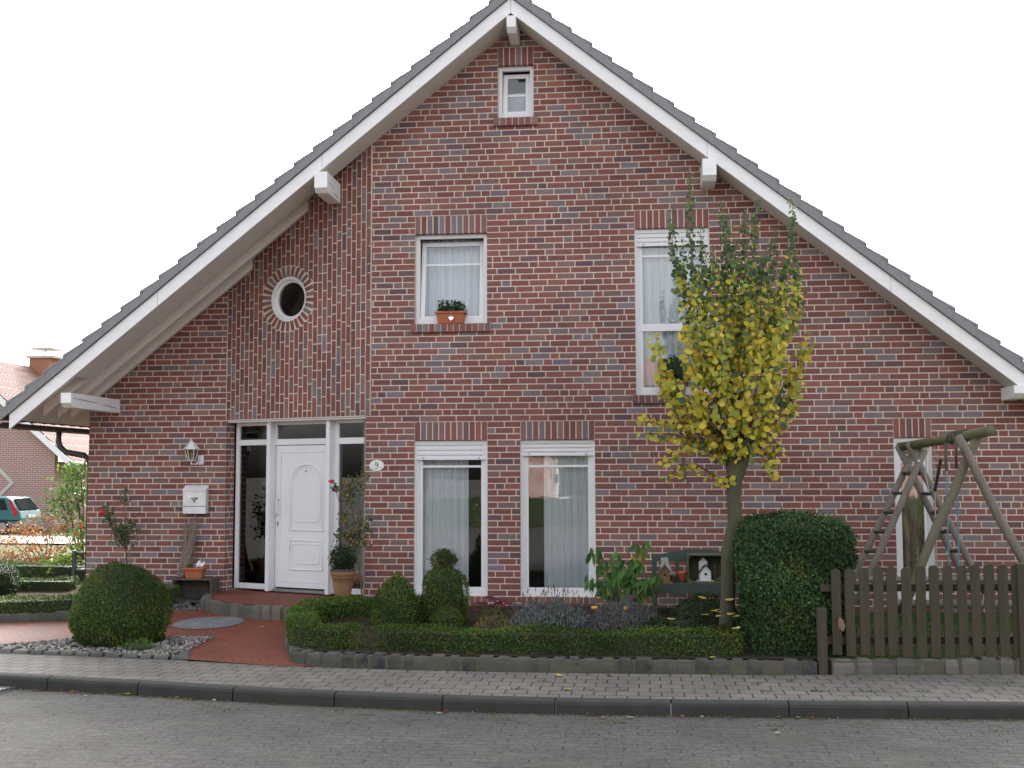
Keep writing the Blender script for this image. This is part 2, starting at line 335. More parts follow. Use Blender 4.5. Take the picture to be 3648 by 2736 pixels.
# the ground sheet: everything inside the kerb out to the horizon
mb = MB()
for a, b in zip(xs, xs[1:]):
    mb.add([(a, kf(a)+.1, -.03), (b, kf(b)+.1, -.03), (b, max(bf(b), -3.9) if b < 12 else bf(b), -.03), (a, max(bf(a), -3.9) if a < 12 else bf(a), -.03)], [(0, 1, 2, 3)])
mb.build('ground_under_pavement', M['ground']); tag(bpy.data.objects['ground_under_pavement'], kind='structure')
g = sheet('ground', [(-900, -4.3), (-60, 4), (-20, -1.9), (-6, -3.6), (-3.4, -3.6), (0, -3.9), (60, -3.9), (900, -3.9), (900, 1500), (-900, 1500)], M['ground'], -.025, bands=[-900, -3.9, -.85, 2, 8, 30, 1500])
mb = MB(); ys = [-900, -80, -30, -16, -12, -9, -7.5]
for a, b in zip(xs, xs[1:]):
    mb.add([(a, -900, -.12), (b, -900, -.12), (b, kf(b), -.12), (a, kf(a), -.12)], [(0, 1, 2, 3)])
for a, b, ya, yb in ((-900, -60, 60, kf(-60)), (60, 900, kf(60), 60)): mb.add([(a, -900, -.12), (b, -900, -.12), (b, yb, -.12), (a, ya, -.12)], [(0, 1, 2, 3)])
tag(mb.build('road', M['road']), kind='structure')
strip('pavement', lambda x: kf(x)+.13, bf, 0, M['pave'])
# kerb stones with rounded nose, 1 m each, joints between
mb = MB(); kx = -8.03
prof = [(0, -.2), (0, -.035), (.012, -.012), (.035, 0), (.13, .003), (.13, -.2)]
while kx < 12:
    a, b = kx+.006, kx+.994; n = 4
    for i in range(n):
        x0 = a+(b-a)*i/n; x1 = a+(b-a)*(i+1)/n
        vs = [(x0, kf(x0)+p, z) for p, z in prof] + [(x1, kf(x1)+p, z) for p, z in prof]
        fs = [(j, j+6, (j+1) % 6+6, (j+1) % 6) for j in range(6)]
        if i == 0: fs.append((0, 1, 2, 3, 4, 5))
        if i == n-1: fs.append((11, 10, 9, 8, 7, 6))
        mb.add(vs, fs)
    kx += 1.0
tag(mb.build('kerb', M['kerb']), kind='structure')
# red paved path, landing, beds
sheet('garden_path', [(-12, -1.2), (-9, -2.2), (-6.5, -3.1), (-3.2, -3.25), (-2.6, -2.3), (-1.6, -2.25), (-1.4, -2.6), (-1.12, -3.64), (0.05, -3.95), (.35, -3.9), (.1, -3.3), (-.3, -2.6), (-.5, -1.9), (-.3, -.6), (-1, .3), (-2.3, .3), (-2.45, -.1), (-3.0, -.45), (-3.5, -1.25), (-4.6, -1.5), (-12, -.3)][::-1], M['path'], .004)
circ = [(-1.75+.43*math.cos(t), -1.27+.50*math.sin(t)) for t in np.linspace(0, 2*PI, 40, endpoint=False)]
sheet('paving_circle', circ, M['circle'], .010)
BED = [(-.45, -1.9), (-.28, -2.6), (.06, -3.3), (.2, -3.72), (1.5, -3.9), (3, -3.93), (5.5, -3.85), (5.55, -.1), (.2, -.1), (-.3, -.7)]
sheet('flower_bed', BED, M['soil'], .10, zf=lambda y: .03+.02*(y+4))
LAWN = [(5.55, -3.78), (14, -3.2), (14, -.1), (5.55, -.1)]
sheet('lawn', LAWN, M['ground'], .10, zf=lambda y: .02+.015*(y+4))
sheet('gravel_bed', [(-4.2, -3.18), (-1.2, -3.62), (-1.45, -2.62), (-1.65, -2.3), (-2.6, -2.3), (-3.3, -2.85)], M['soil'], .012)
sheet('side_street', [(-60, 19), (-60, 26), (12, 22), (12, 15)], mat('far paving', (.33, .29, .25), 1, c2=(.22, .2, .17), scale=1, amt=.6, spec=.05), .02)
sheet('left_garden_bed', [(-14, -.25), (-4.6, -1.25), (-3.6, -1.0), (-2.75, .3), (-2.45, .9), (-4.6, .9), (-4.9, 9), (-14, 9)], M['soil'], .02)

# ------------------------------------------------------------------ the brick house
RX, RZ, SL = 2.05, 8.41, .80                 # ridge, top line of the verge boards, slope
def roofz(x, drop=0): return RZ-drop-SL*abs(x-RX)
PIT_ = .0843; Z0C = 2.685
A0 = Vector((-2.385, .98, 0)); U0 = Vector((.9235, -.3836, 0)).normalized(); N0 = Vector((.3836, .9235, 0)).normalized()
def frW(a, b, c): return (a, b, c)
def frL(a, b, c): return (a, .98+b, c)
def frO(a, b, c): p = A0+U0*a+N0*b; return (p.x, p.y, c)
def frJ(a, b, c): p = A0+N0*a-U0*b; return (p.x, p.y, c)          # jamb of the entrance, seen from the right
BC = [(.225, .078, .066), (.200, .073, .063), (.245, .088, .072), (.205, .108, .102), (.205, .148, .158), (.19, .142, .158), (.145, .075, .082), (.275, .11, .08), (.235, .125, .108)]
BW = [.28, .22, .10, .15, .06, .04, .07, .02, .06]
def bcol(): 
    c = rnd.choices(BC, BW)[0]; c = (c[0]*1.02, c[1]*1.10, c[2]*1.16); k = rnd.uniform(.86, 1.14); return tuple(x*k for x in c)
def bricks(bm, mm, fr, A, Cr, openings, hp, circle=None, vert=False, depth=.115, headers=False):
    J = .015; L0, L1 = (Cr if vert else A); K0, K1 = (A if vert else Cr)
    base = A[0] if vert else Z0C
    k0 = math.floor((K0-base)/PIT_+.01); k1 = math.ceil((K1-base)/PIT_-.01); prev = []
    for k in range(k0, k1):
        lo = base+k*PIT_; hi = lo+PIT_; iv = [(L0, L1)]
        for (oa0, oa1, oc0, oc1) in openings:
            if vert: oa0, oa1, oc0, oc1 = oc0, oc1, oa0, oa1
            if min(hi, oc1)-max(lo, oc0) > .4*PIT_:
                iv = [seg for (p, q) in iv for seg in ((p, min(q, oa0)), (max(p, oa1), q)) if seg[1]-seg[0] > .03]
        if circle:
            sc, zc, R = circle; m = (lo+hi)/2
            if abs(m-sc) < R:
                # split the column; ends follow the ring
                def ring(x, sg):
                    d = R*R-(x-sc)**2; return zc+sg*math.sqrt(max(d, 0))
                iv = [seg for (p, q) in iv for seg in ((p, ring(m, -1)), (ring(m, 1), q)) if seg[1]-seg[0] > .03]
        # joints of the course
        step = .126 if headers else .2525; js = []; x = L0+rnd.choice([0, .031, .063, .095, .126, .158, .189, .22])-.25
        while x < L1+.3:
            js.append(x); opts = [step if rnd.random() < .74 else .1263, .1263, step]
            for st in opts:
                if all(abs(x+st-pj) > .045 for pj in prev): break
            x += st
        prev = js
        for (p, q) in iv:
            cuts = [p]+[j for j in js if p+.055 < j < q-.055]+[q]
            poly = clip([(p, lo), (q, lo), (q, hi), (p, hi)] if not vert else [(lo, p), (hi, p), (hi, q), (lo, q)], hp)
            if poly: mm.prism(poly, .0035, depth, fr)
            for i in range(len(cuts)-1):
                a = cuts[i]+(J/2 if i else .002); b = cuts[i+1]-(J/2 if i < len(cuts)-2 else .002)
                if b-a < .02: continue
                y0, y1 = lo+J/2+rnd.uniform(-.0008, .0008), hi-J/2+rnd.uniform(-.0008, .0008)
                pl = [(a, y0), (b, y0), (b, y1), (a, y1)] if not vert else [(y0, a), (y1, a), (y1, b), (y0, b)]
                pl = clip(pl, hp)
                if pl: bm.prism(pl, rnd.uniform(-.001, .001), depth-.002, fr, bcol())
def soldiers(bm, mm, fr, a0, a1, c0, c1, b0=0, depth=.11, n=None):
    n = n or round((a1-a0)/PIT_); w = (a1-a0)/n
    mm.box((a0+.002, b0+.0035, c0+.002), (a1-.002, depth, c1-.002), fr=fr)
    for i in range(n): bm.box((a0+i*w+.0075, b0+rnd.uniform(-.001, .001), c0), (a0+(i+1)*w-.0075, depth-.003, c1-.005), bcol(), fr=fr)
house = thing('brick_house', 'large red brick gable house with white verge boards and oblique entrance bay', 'house', (2.05, 4, 0))
zc_ = lambda k: Z0C+k*PIT_
WIN = dict(LL=(.65, 1.66, zc_(-28), zc_(-3)), LR=(2.11, 3.12, zc_(-28), zc_(-3)), SR=(7.035, 7.52, zc_(-28), zc_(-3)),
           U=(.648, 1.656, 4.02, zc_(31)), UR=(3.685, 4.69, 3.06, zc_(31)), T=(1.811, 2.311, 6.86, zc_(59)))
def snap(z): return Z0C+round((z-Z0C)/PIT_)*PIT_
for k in ('U', 'UR', 'T'):
    a, b, c, d = WIN[k]; WIN[k] = (a, b, snap(c), d)
HP_M = [(-SL, 1, RZ-.12-SL*RX), (SL, 1, RZ-.12+SL*RX)]
ops = []
for k, (a, b, c, d) in WIN.items():
    ops.append((a, b, c, d)); ops.append((a, b, d, d+3*PIT_))
    if k in ('U', 'UR', 'T'): ops.append((a-.055, b+.055, c-PIT_*1.0, c))
bm, mm = MB(), MB()
bricks(bm, mm, frW, (-.035, 8.70), (zc_(-31)+.0, 8.3), ops, HP_M)
for k, (a, b, c, d) in WIN.items():
    soldiers(bm, mm, frW, a, b, d, d+3*PIT_)
    e = .055 if k in ('U', 'UR', 'T') else 0
    w0 = a-e; w1 = b+e; n = round((w1-w0)/PIT_); w = (w1-w0)/n; t = PIT_*1.35 if e else PIT_
    p0 = -.045 if e else -.012
    mm.box((w0+.003, p0+.006, c-t+.006), (w1-.003, .112, c-.008))
    for i in range(n): bm.box((w0+i*w+.0055, p0, c-t), (w0+(i+1)*w-.0055, .112, c-.003), bcol())
wall = bm.build('wall', M['brick'], house, color=True); mm.build('mortar', M['mortar'], wall)
# plinth under the brickwork
MB().box((-.03, .01, -.05), (8.6, .11, zc_(-31))).build('plinth', M['mortar'], house)
# set-back wall left of the entrance
bm, mm = MB(), MB()
bricks(bm, mm, frL, (-4.515, -2.385), (zc_(-32), 6), [], [(-SL, 1, RZ-.06-SL*RX)])
bricks(bm, mm, frJ, (.004, .19), (zc_(-30), zc_(1)), [], [(0, 1, 2.775)], headers=True, depth=.06)
w2 = bm.build('wall', M['brick'], house, color=True); mm.build('mortar', M['mortar'], w2)
tag(w2, 'set back brick wall left of the entrance')
# oblique panel of upright bricks over the entrance, with the round window
SCIR = (1.143, 4.515, .49); WO = 2.541
hpO = [(-SL*.9235, 1, RZ-.06-SL*(RX+2.385))]
bm, mm = MB(), MB()
bricks(bm, mm, frO, (0, WO-.01), (2.78, 8), [], hpO, circle=SCIR, vert=True)
NR = 30
for i in range(NR):
    g0 = 2*PI*i/NR; dg = 2*PI/NR; vs = []
    gw0 = g0+.0; m_ = g0+dg/2; cs, sn = math.cos(m_), math.sin(m_); hw = .026
    pl = [(SCIR[0]+cs*r-sn*t, SCIR[1]+sn*r+cs*t) for r, t in ((.335, -hw), (.478, -hw-.002), (.478, hw+.002), (.335, hw))]
    bm.prism(pl, -.001, .112, frO, bcol())
    q = [(SCIR[0]+math.cos(g)*r, SCIR[1]+math.sin(g)*r) for r, g in ((.337, g0), (.497, g0), (.497, g0+dg), (.337, g0+dg))]
    mm.prism(q, .006, .11, frO)
# light mortar bands that trim the panel
mm.box((-.012, -.003, 2.785), (.004, .05, 4.55), fr=frO)
w3 = bm.build('wall', M['brick'], house, color=True); mm.build('mortar', M['mortar'], w3); tag(w3, 'oblique panel of upright bricks over the front door')
lt = MB(); lt.box((.005, -.004, 2.768), (WO-.02, .115, 2.779), fr=frO); lt.box((.02, .02, 2.74), (WO+.02, .26, 2.765), fr=frO); lt.build('lintel', M['soffit'], house)
# side and rear walls, inner room surfaces
MB().box((-4.51, 1.1, 0), (-4.40, 10, 3.2)).build('side_wall', M['farbrick'], house); MB().box((8.58, .12, 0), (8.69, 10, 3.2)).build('side_wall', M['farbrick'], house)
mb = MB(); mb.prism([(-4.4, 0), (8.5, 0), (8.5, 3.1), (RX, 8.2), (-4.4, 3.1)], 9.9, 10, frW); mb.build('rear_wall', M['farbrick'], house)
mb = MB(); mb.box((-4.39, 1.2, .25), (8.49, 9.88, .29)); mb.box((-.02, .13, .25), (8.49, 1.2, .29)); mb.box((-.02, .13, 2.80), (8.49, 9.8, 2.95)); mb.box((-4.3, 1.3, 2.80), (-.02, 9.8, 2.95)); mb.box((.15, .13, 5.7), (4.6, 9.8, 5.8))
mb.box((-4.39, 4.5, .3), (8.48, 4.6, 2.79)); mb.prism([(-4, 2.96), (8, 2.96), (5.2, 5.6), (-1.1, 5.6)], 4.0, 4.1, frW); mb.box((-.1, .2, .3), (0, 4.5, 2.79)); mb.box((5.4, .13, .3), (5.5, 4.5, 2.79)); mb.box((-.2, .13, 2.96), (-.1, 4, 5.69)); mb.box((3.0, .13, 2.96), (3.1, 4, 5.69))
mb.prism([(.5, 5.81), (3.6, 5.81), (3.6, 6.8), (RX, 8.1), (.5, 6.8)], 2, 2.1, frW)
mb.build('room', M['room'], house)

# windows
def curtain(name, fr, a0, a1, c0, c1, b, parent, material, wl=.115, amp=.022):
    mb = MB(); n = int((a1-a0)/.009); vs = []; ph = rnd.uniform(0, 6)
    for i in range(n+1):
        a = a0+(a1-a0)*i/n; w = amp*(math.sin(2*PI*a/wl+ph)+.45*math.sin(2*PI*a/wl*2.3+1)); 
        vs += [fr(a, b+w, c0), fr(a, b+w*.7, c1)]
    mb.add(vs, [(2*i, 2*i+2, 2*i+3, 2*i+1) for i in range(n)]); o = mb.build(name, material, parent, smooth=True); return o
def window(fr, a0, a1, c0, c1, shutter=0, bars=(), rails=(), tilt=0, curt=None, cmat='curtain', label=None, fw=.055):
    b0, b1 = .080, .145
    f = MB(); f.box((a0, b0, c0), (a0+fw, b1, c1), fr=fr); f.box((a1-fw, b0, c0), (a1, b1, c1), fr=fr)
    f.box((a0+fw, b0, c0), (a1-fw, b1, c0+.085), fr=fr); f.box((a0+fw, b0, c1-fw), (a1-fw, b1, c1), fr=fr)
    for r in rails: f.box((a0+fw, b0+.004, r-.05), (a1-fw, b1-.004, r+.05), fr=fr)
    for q in (a0+.15*(a1-a0), a1-.12*(a1-a0)): f.box((q-.012, b0-.006, c0+.018), (q+.012, b0, c0+.028), fr=fr)
    w = f.build('window', M['white'], house); bevel(w, .004)
    if label: tag(w, label)
    def frs(a, b, c):                       # sash, tilted in at the top about its bottom rail
        z = c0+.085; return fr(a, b+math.sin(tilt)*(c-z), z+(c-z)*math.cos(tilt))
    sw = .045 if not tilt else .065; i0, i1, j0, j1 = a0+fw, a1-fw, c0+.085, c1-fw
    s_ = MB(); bb0, bb1 = b0+.018, b1-.006
    if tilt: i0 += .004; i1 -= .004; j1 -= .015
    s_.box((i0, bb0, j0), (i0+sw, bb1, j1), fr=frs); s_.box((i1-sw, bb0, j0), (i1, bb1, j1), fr=frs)
    s_.box((i0+sw, bb0, j0), (i1-sw, bb1, j0+sw*.6), fr=frs); s_.box((i0+sw, bb0, j1-sw), (i1-sw, bb1, j1), fr=frs)
    for z in bars: s_.box((i0+sw, bb0+.008, z-.016), (i1-sw, bb1-.01, z+.016), fr=frs)
    bevel(s_.build('sash', M['white'], w), .004)
    MB().box((i0+sw-.002, bb0+.016, j0+.01), (i1-sw+.002, bb0+.022, j1-.01), fr=frs).build('pane', M['glass'], w)
    if shutter:
        sh = MB(); n = max(2, round(shutter/.062)); dh = shutter/n
        for i in range(n):
            z1 = c1-i*dh; sh.prism([(.050, z1-dh+.002), (.0482, z1-dh*.5), (.050, z1-.003), (.064, z1-.004), (.064, z1-dh+.003)], a0+.02, a1-.02, lambda a, b, c: fr(b, a, c))
        o = sh.build('shutter', M['white'], w)
        d = MB()
        for i in range(1, n+1):
            z = c1-i*dh+dh; 
            for j in range(int((a1-a0-.08)/.045)):
                q = a0+.045+j*.045; 
                if i <= n: d.box((q, .0465, z-dh*.12-.003), (q+.028, .055, z-dh*.12+.002), fr=fr)
        for q in (a0+.12, a1-.12): d.box((q-.01, .038, c1-shutter+.018), (q+.01, .05, c1-shutter+.036), fr=fr)
        setpar(d.build('shutter_slots', M['dslot']), w)
        g_ = MB(); g_.box((a0, .045, c0+.0), (a0+.022, .079, c1), fr=fr); g_.box((a1-.022, .045, c0), (a1, .079, c1), fr=fr); g_.build('shutter_rail', M['white'], w)
    if curt: curtain('curtain', fr, curt[0], curt[1], c0+.03, c1-.02, .38 if tilt else .21, w, M[cmat])
    return w
zLL = at(1600, 1662, .1).z; zU = at(1600, 938, .1).z; zT = at(1840, 337, .1).z; zR = at(2300, 913, .1).z; zRr = at(2300, 1168, .1).z; zS = at(3210, 1646, .1).z
a, b, c, d = WIN['LL']; window(frW, a, b, c, d, .27, (zLL,), curt=(a, a+.72), label='tall ground floor window left of the pair, curtain drawn part way')
a, b, c, d = WIN['LR']; window(frW, a, b, c, d, .22, (zLL,), curt=(a+.30, b), label='tall ground floor window right of the pair, curtain across most of it')
a, b, c, d = WIN['SR']; window(frW, a, b, c, d, .13, (zS,), curt=(a, b), cmat='curtainw', label='narrow tall window behind the swing frame')
a, b, c, d = WIN['U']; window(frW, a, b, c, d, 0, (zU,), tilt=math.radians(6.5), curt=(a, b), label='tilted upper window with a planter on its sill')
a, b, c, d = WIN['UR']; window(frW, a, b, c, d, .24, (zR,), rails=(zRr,), curt=(a, b), label='tall upper window behind the ginkgo shoots')
a, b, c, d = WIN['T']; window(frW, a, b, c, d, 0, (zT,), tilt=math.radians(8), label='small window under the ridge')
MB().box((a+.02, .34, c), (b-.02, .35, c+.46)).build('reflection_panel', M['curtain'], house)  # pale panel imitates the reflection in the lower half of the pane
# round window
def ringmesh(mb, r0, r1, b0, b1, n=48):
    vs = []
    for i in range(n):
        g = 2*PI*i/n
        for r, b in ((r0, b0), (r1, b0), (r1, b1), (r0, b1)): vs.append(frO(SCIR[0]+r*math.cos(g), b, SCIR[1]+r*math.sin(g)))
    fs = [(4*i+k, 4*i+(k+1) % 4, 4*((i+1) % n)+(k+1) % 4, 4*((i+1) % n)+k) for i in range(n) for k in range(4)]; mb.add(vs, fs)
rw = MB(); ringmesh(rw, .285, .336, .03, .16); ringmesh(rw, .25, .285, .075, .15); rwo = rw.build('round_window', M['white'], house, smooth=False); bevel(rwo, .004)
pn = MB(); pn.add([frO(SCIR[0]+.252*math.cos(2*PI*i/40), .11, SCIR[1]+.252*math.sin(2*PI*i/40)) for i in range(40)], [tuple(range(40))]); pn.build('pane', M['glassd'], rwo)
# a dark room wall behind the oblique bay
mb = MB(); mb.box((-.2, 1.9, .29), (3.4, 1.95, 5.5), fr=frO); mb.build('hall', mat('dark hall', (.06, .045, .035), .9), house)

# entrance: frame with side lights, posts and door leaf
F0 = .2; zb, zt = .30, 2.755; s0, s1 = .02, 2.56
fm = MB()
fm.box((s0, F0, zb), (s0+.062, F0+.07, zt), fr=frO); fm.box((s0+.062, F0, zb), (.71, F0+.07, zb+.078), fr=frO); fm.box((s0+.062, F0, 2.695), (.71, F0+.07, zt), fr=frO)
fm.box((s0+.062, F0+.002, 2.405), (.71, F0+.068, 2.488), fr=frO); fm.box((.62, F0+.001, zb+.078), (.71, F0+.069, 2.694), fr=frO)
fm.box((.777, F0, 2.40), (1.79, F0+.07, 2.488), fr=frO); fm.box((.777, F0, 2.695), (1.79, F0+.07, zt), fr=frO); fm.box((.777, F0+.001, 2.489), (.80, F0+.069, 2.694), fr=frO); fm.box((1.73, F0+.001, 2.489), (1.79, F0+.069, 2.694), fr=frO)
fm.box((1.86, F0, zb), (1.93, F0+.07, zt), fr=frO); fm.box((1.93, F0, zb), (s1, F0+.07, zb+.078), fr=frO); fm.box((1.93, F0, 2.40), (s1, F0+.07, 2.488), fr=frO); fm.box((1.93, F0, 2.695), (s1, F0+.07, zt), fr=frO); fm.box((s1-.06, F0+.001, zb+.078), (s1, F0+.069, 2.694), fr=frO)
fmo = fm.build('entrance_frame', M['white'], house); bevel(fmo, .004)
for a, b in ((.71, .776), (1.795, 1.86)):
    bevel(MB().box((a, F0-.12, zb-.01), (b, F0+.072, zt-.002), fr=frO).build('post', M['white'], fmo), .005)
for a, b, c, d in ((s0+.06, .625, zb+.07, 2.41), (s0+.06, .625, 2.48, 2.70), (.795, 1.735, 2.48, 2.70), (1.92, s1-.055, zb+.07, 2.41), (1.92, s1-.055, 2.48, 2.70)):
    MB().box((a, F0+.03, c), (b, F0+.036, d), fr=frO).build('pane', M['glassd'], fmo)
curtain('side_curtain', frO, 2.12, 2.5, .35, 2.7, .5, fmo, M['curtain'], .14, .02)
D0, D1 = .785, 1.79
dl = MB(); dl.box((D0, F0+.012, .345), (D1, F0+.06, 2.392), fr=frO); door = dl.build('door', M['white'], house); bevel(door, .006)
th = MB(); th.box((.78, F0-.02, .285), (1.79, F0+.05, .325), fr=frO); th.build('threshold', M['metal'], house)
def mould(name, pts, r=.009, closed=True): 
    mb = MB(); mb.tube([frO(a, F0+.010, c) for a, c in pts], r, 6, closed=closed); return mb.build(name, M['white'], door, smooth=True)
zz = lambda y: at(1050, 1400+y/2.074, .55).z
def rect(a0, a1, c0, c1): return [(a0, c0), (a1, c0), (a1, c1), (a0, c1)]
mould('moulding', rect(D0+.095, D1-.055, .43, 2.29), .006)
am = 1.36; hw = .285; zt_ = 1.83; zbm = zz(1018)
arch = [(am-hw-.03, zbm), (am+hw+.03, zbm), (am+hw, zbm+.06), (am+hw, zt_)]+[(am+hw*math.cos(t), zt_+hw*math.sin(t)*1.0) for t in np.linspace(0, PI, 15)][1:-1]+[(am-hw, zt_), (am-hw, zbm+.06)]
mould('moulding', arch, .012)
hw2 = .245; arch2 = [(am-hw2+.05, zbm+.12), (am+hw2-.05, zbm+.12), (am+hw2-.03, zbm+.15), (am+hw2, zbm+.19), (am+hw2, zt_)]+[(am+hw2*math.cos(t), zt_+hw2*math.sin(t)) for t in np.linspace(0, PI, 15)][1:-1]+[(am-hw2, zt_), (am-hw2, zbm+.19), (am-hw2+.03, zbm+.15)]
mould('moulding', arch2, .007)
z1, z2 = zz(1312), zz(1095)
mould('moulding', rect(am-hw-.01, am+hw+.01, z1, z2), .012); mould('moulding', [(am-hw2+.05, z1+.09), (am+hw2-.05, z1+.09), (am+hw2, z1+.13), (am+hw2, z2-.05), (am-hw2, z2-.05), (am-hw2, z1+.13)], .007)
hd = MB(); zh0, zh1 = zz(905), zz(790)
hd.tube([frO(D0+.05, F0+.01, zh1), frO(D0+.055, F0-.045, zh1-.01), frO(D0+.075, F0-.06, (zh0+zh1)/2), frO(D0+.055, F0-.045, zh0+.01), frO(D0+.05, F0+.01, zh0)], [.014, .012, .013, .012, .014], 8); hd.build('handle', M['white'], door, smooth=True)
MB().box((D0+.035, F0+.004, zz(988)), (D0+.062, F0+.012, zz(955)), fr=frO).build('lock', M['metal'], door)
MB().tube([frO(am-.02, F0+.012, zz(576)), frO(am-.02, F0+.0, zz(576))], .017, 12).build('spyhole', M['metal'], door)

# roof: verge boards, soffits, rafters, purlins, tiles
YF, YB = -.50, 10.3; EX = 7.0
def slopebox(mb, sgn, d0, d1, z0, z1, y0, y1):     # a slab parallel to the roof; z0,z1 = vertical offsets below the top line
    x0, x1 = RX+sgn*d0, RX+sgn*d1
    mb.prism([(x0, RZ-z0-SL*d0), (x1, RZ-z0-SL*d1), (x1, RZ-z1-SL*d1), (x0, RZ-z1-SL*d0)], y0, y1, fr_plain)
for sgn in (-1, 1):
    mb = MB(); slopebox(mb, sgn, .002, EX, 0, .205, YF, YF+.035)
    if sgn < 0: pass
    mb.build('verge_board', M['paint'], house)
    mb = MB(); slopebox(mb, sgn, 0, EX+.02, .02, .05, YF+.036, YB); mb.build('roof_boarding', M['soffit'], house)
    mb = MB(); x_in = 0.02; slopebox(mb, sgn, x_in, (6.1 if sgn < 0 else EX), .185, .20, YF+.036, .0); slopebox(mb, sgn, x_in, (6.1 if sgn < 0 else EX), .051, .184, -.05, 0); mb.build('soffit', M['soffit'], house)
for y in (.0, .42, .80, 1.4, 2.2, 3.0, 3.8):
    mb = MB(); xe = RX-(-4.4) if y > .98 else None
    d0 = {0.0: 6.1, .42: 3.05, .80: 4.0}.get(y, EX-.75)
    slopebox(mb, -1, d0, EX-.25, .051, .20, y-.04, y+.04); mb.build('rafter', M['soffit'], house)
mb = MB(); slopebox(mb, -1, 6.1, EX-.25, .051, .20, YF+.036, YF+.10); mb.build('rafter', M['soffit'], house)
def purlin(x0, x1, z0, z1, y1):
    mb = MB(); mb.prism([(YF-.05, z0+.06), (YF-.05, z1), (y1, z1), (y1, z0), (YF+.03, z0)], x0, x1, lambda a, b, c: (b, a, c)); return bevel(mb.build('purlin', M['paint'], house), .004)
purlin(2.0, 2.125, 7.93, 8.145, -.004); purlin(-.64, -.46, 5.80, 6.08, .16); purlin(-4.185, -4.035, 2.90, 3.10, .975); purlin(4.585, 4.765, 5.81, 6.09, -.004); purlin(8.41, 8.58, 2.90, 3.06, -.004)
ck = MB(); rr = random.Random(3)
for (x, z, y0, y1) in ((-.4595, 5.96, -.48, -.2), (-.4595, 5.87, -.25, .1), (-4.0345, 3.03, -.5, .3), (-4.0345, 2.99, .4, .9)):
    n = 9
    for i in range(n):
        ya = y0+(y1-y0)*i/n; yb = y0+(y1-y0)*(i+1)/n; za = z-.03*(i/n)+.004*math.sin(i*2); zb_ = z-.03*((i+1)/n)+.004*math.sin(i*2+2); t = .004*math.sin(PI*(i+.5)/n)+.001
        ck.add([(x+.001, ya, za-t), (x+.001, yb, zb_-t), (x+.001, yb, zb_+t), (x+.001, ya, za+t)], [(0, 1, 2, 3)])
ck.build('timber_cracks', M['dark'], house)
for d_ in (2.6, 4.9):
    for sgn in (-1, 1):
        x_ = RX+sgn*d_; z_ = RZ-SL*d_; MB().prism([(x_, z_), (x_+.003, z_), (x_+.003-sgn*0, z_-.204), (x_, z_-.204)], YF-.001, YF+.01, fr_plain).build('board_joint', M['dark'], house)
# tiles: saw-tooth courses with a pantile wave along the eaves
TL = .345; cosr = 1/math.sqrt(1+SL*SL); dx_ = TL*cosr; NC = int((EX+.22)/dx_)+1
mb = MB(); sv = MB(); rg_ = MB()
ysn = [YF-.02+i*.0745 for i in range(int((YB-YF)/.0745)+2)]
for sgn in (-1, 1):
    for c in range(NC):
        d0 = c*dx_; d1 = min((c+1)*dx_+.0, EX+.22); z0 = RZ+.122-SL*d0; z1 = RZ+.150-SL*d1
        vs = []
        for y in ysn:
            w = .018*math.cos(2*PI*(y-YF)/.298)
            vs += [(RX+sgn*d0, y, z0+w), (RX+sgn*d1, y, z1+w), (RX+sgn*d1, y, z1-.045+w*.4)]
        fs = []
        for i in range(len(ysn)-1):
            for k in (0, 1): fs.append((3*i+k, 3*i+k+1, 3*i+3+k+1, 3*i+3+k))
        mb.add(vs, fs)
        # verge tile: its hanging flange with the rounded shoulder
        a0, a1 = RX+sgn*(d0-.015), RX+sgn*(d1+.03); h0 = RZ-SL*d0; h1 = RZ-SL*d1
        e = .045; yy = YF-.045
        g1_, g0_ = a1-sgn*.031, a0+sgn*.016
        sv.prism([(g0_, h0-SL*.0+.004), (g1_, h1+.004), (g1_, h1+.145), (g0_, h0+.145)], yy, yy+.03, fr_plain)
        sv.prism([(g1_-sgn*.004, h1+.02), (g1_+sgn*.004, h1+.02-SL*.008), (g1_+sgn*.004, h1+.16-SL*.008), (g1_-sgn*.004, h1+.16)], yy-.003, yy+.02, fr_plain)
        sv.prism([(a0, h0+.125), (a1, h1+.130), (a1, h1+.176), (a0, h0+.150)], yy-.004, yy+.16, fr_plain)
roof = mb.build('roof', M['tile'], house); bevel(sv.build('verge_tiles', M['tile'], roof), .004, 2)
for i in range(26):
    y0 = YF-.05+i*.41; prof_ = [(RX+.16*math.cos(t), RZ+.10+.125*math.sin(t)) for t in np.linspace(0, PI, 9)]
    rg_.prism(prof_, y0, y0+.40, fr_plain)
    if i == 0: pass
rg_.build('ridge_tiles', M['tile'], roof)
p = at(1722, 45, .2); MB().tube([(p.x, p.y, p.z-.3), (p.x, p.y, p.z), (p.x, p.y, p.z+.08)], [.012, .012, .002], 6).build('lightning_rod', M['metal'], house)
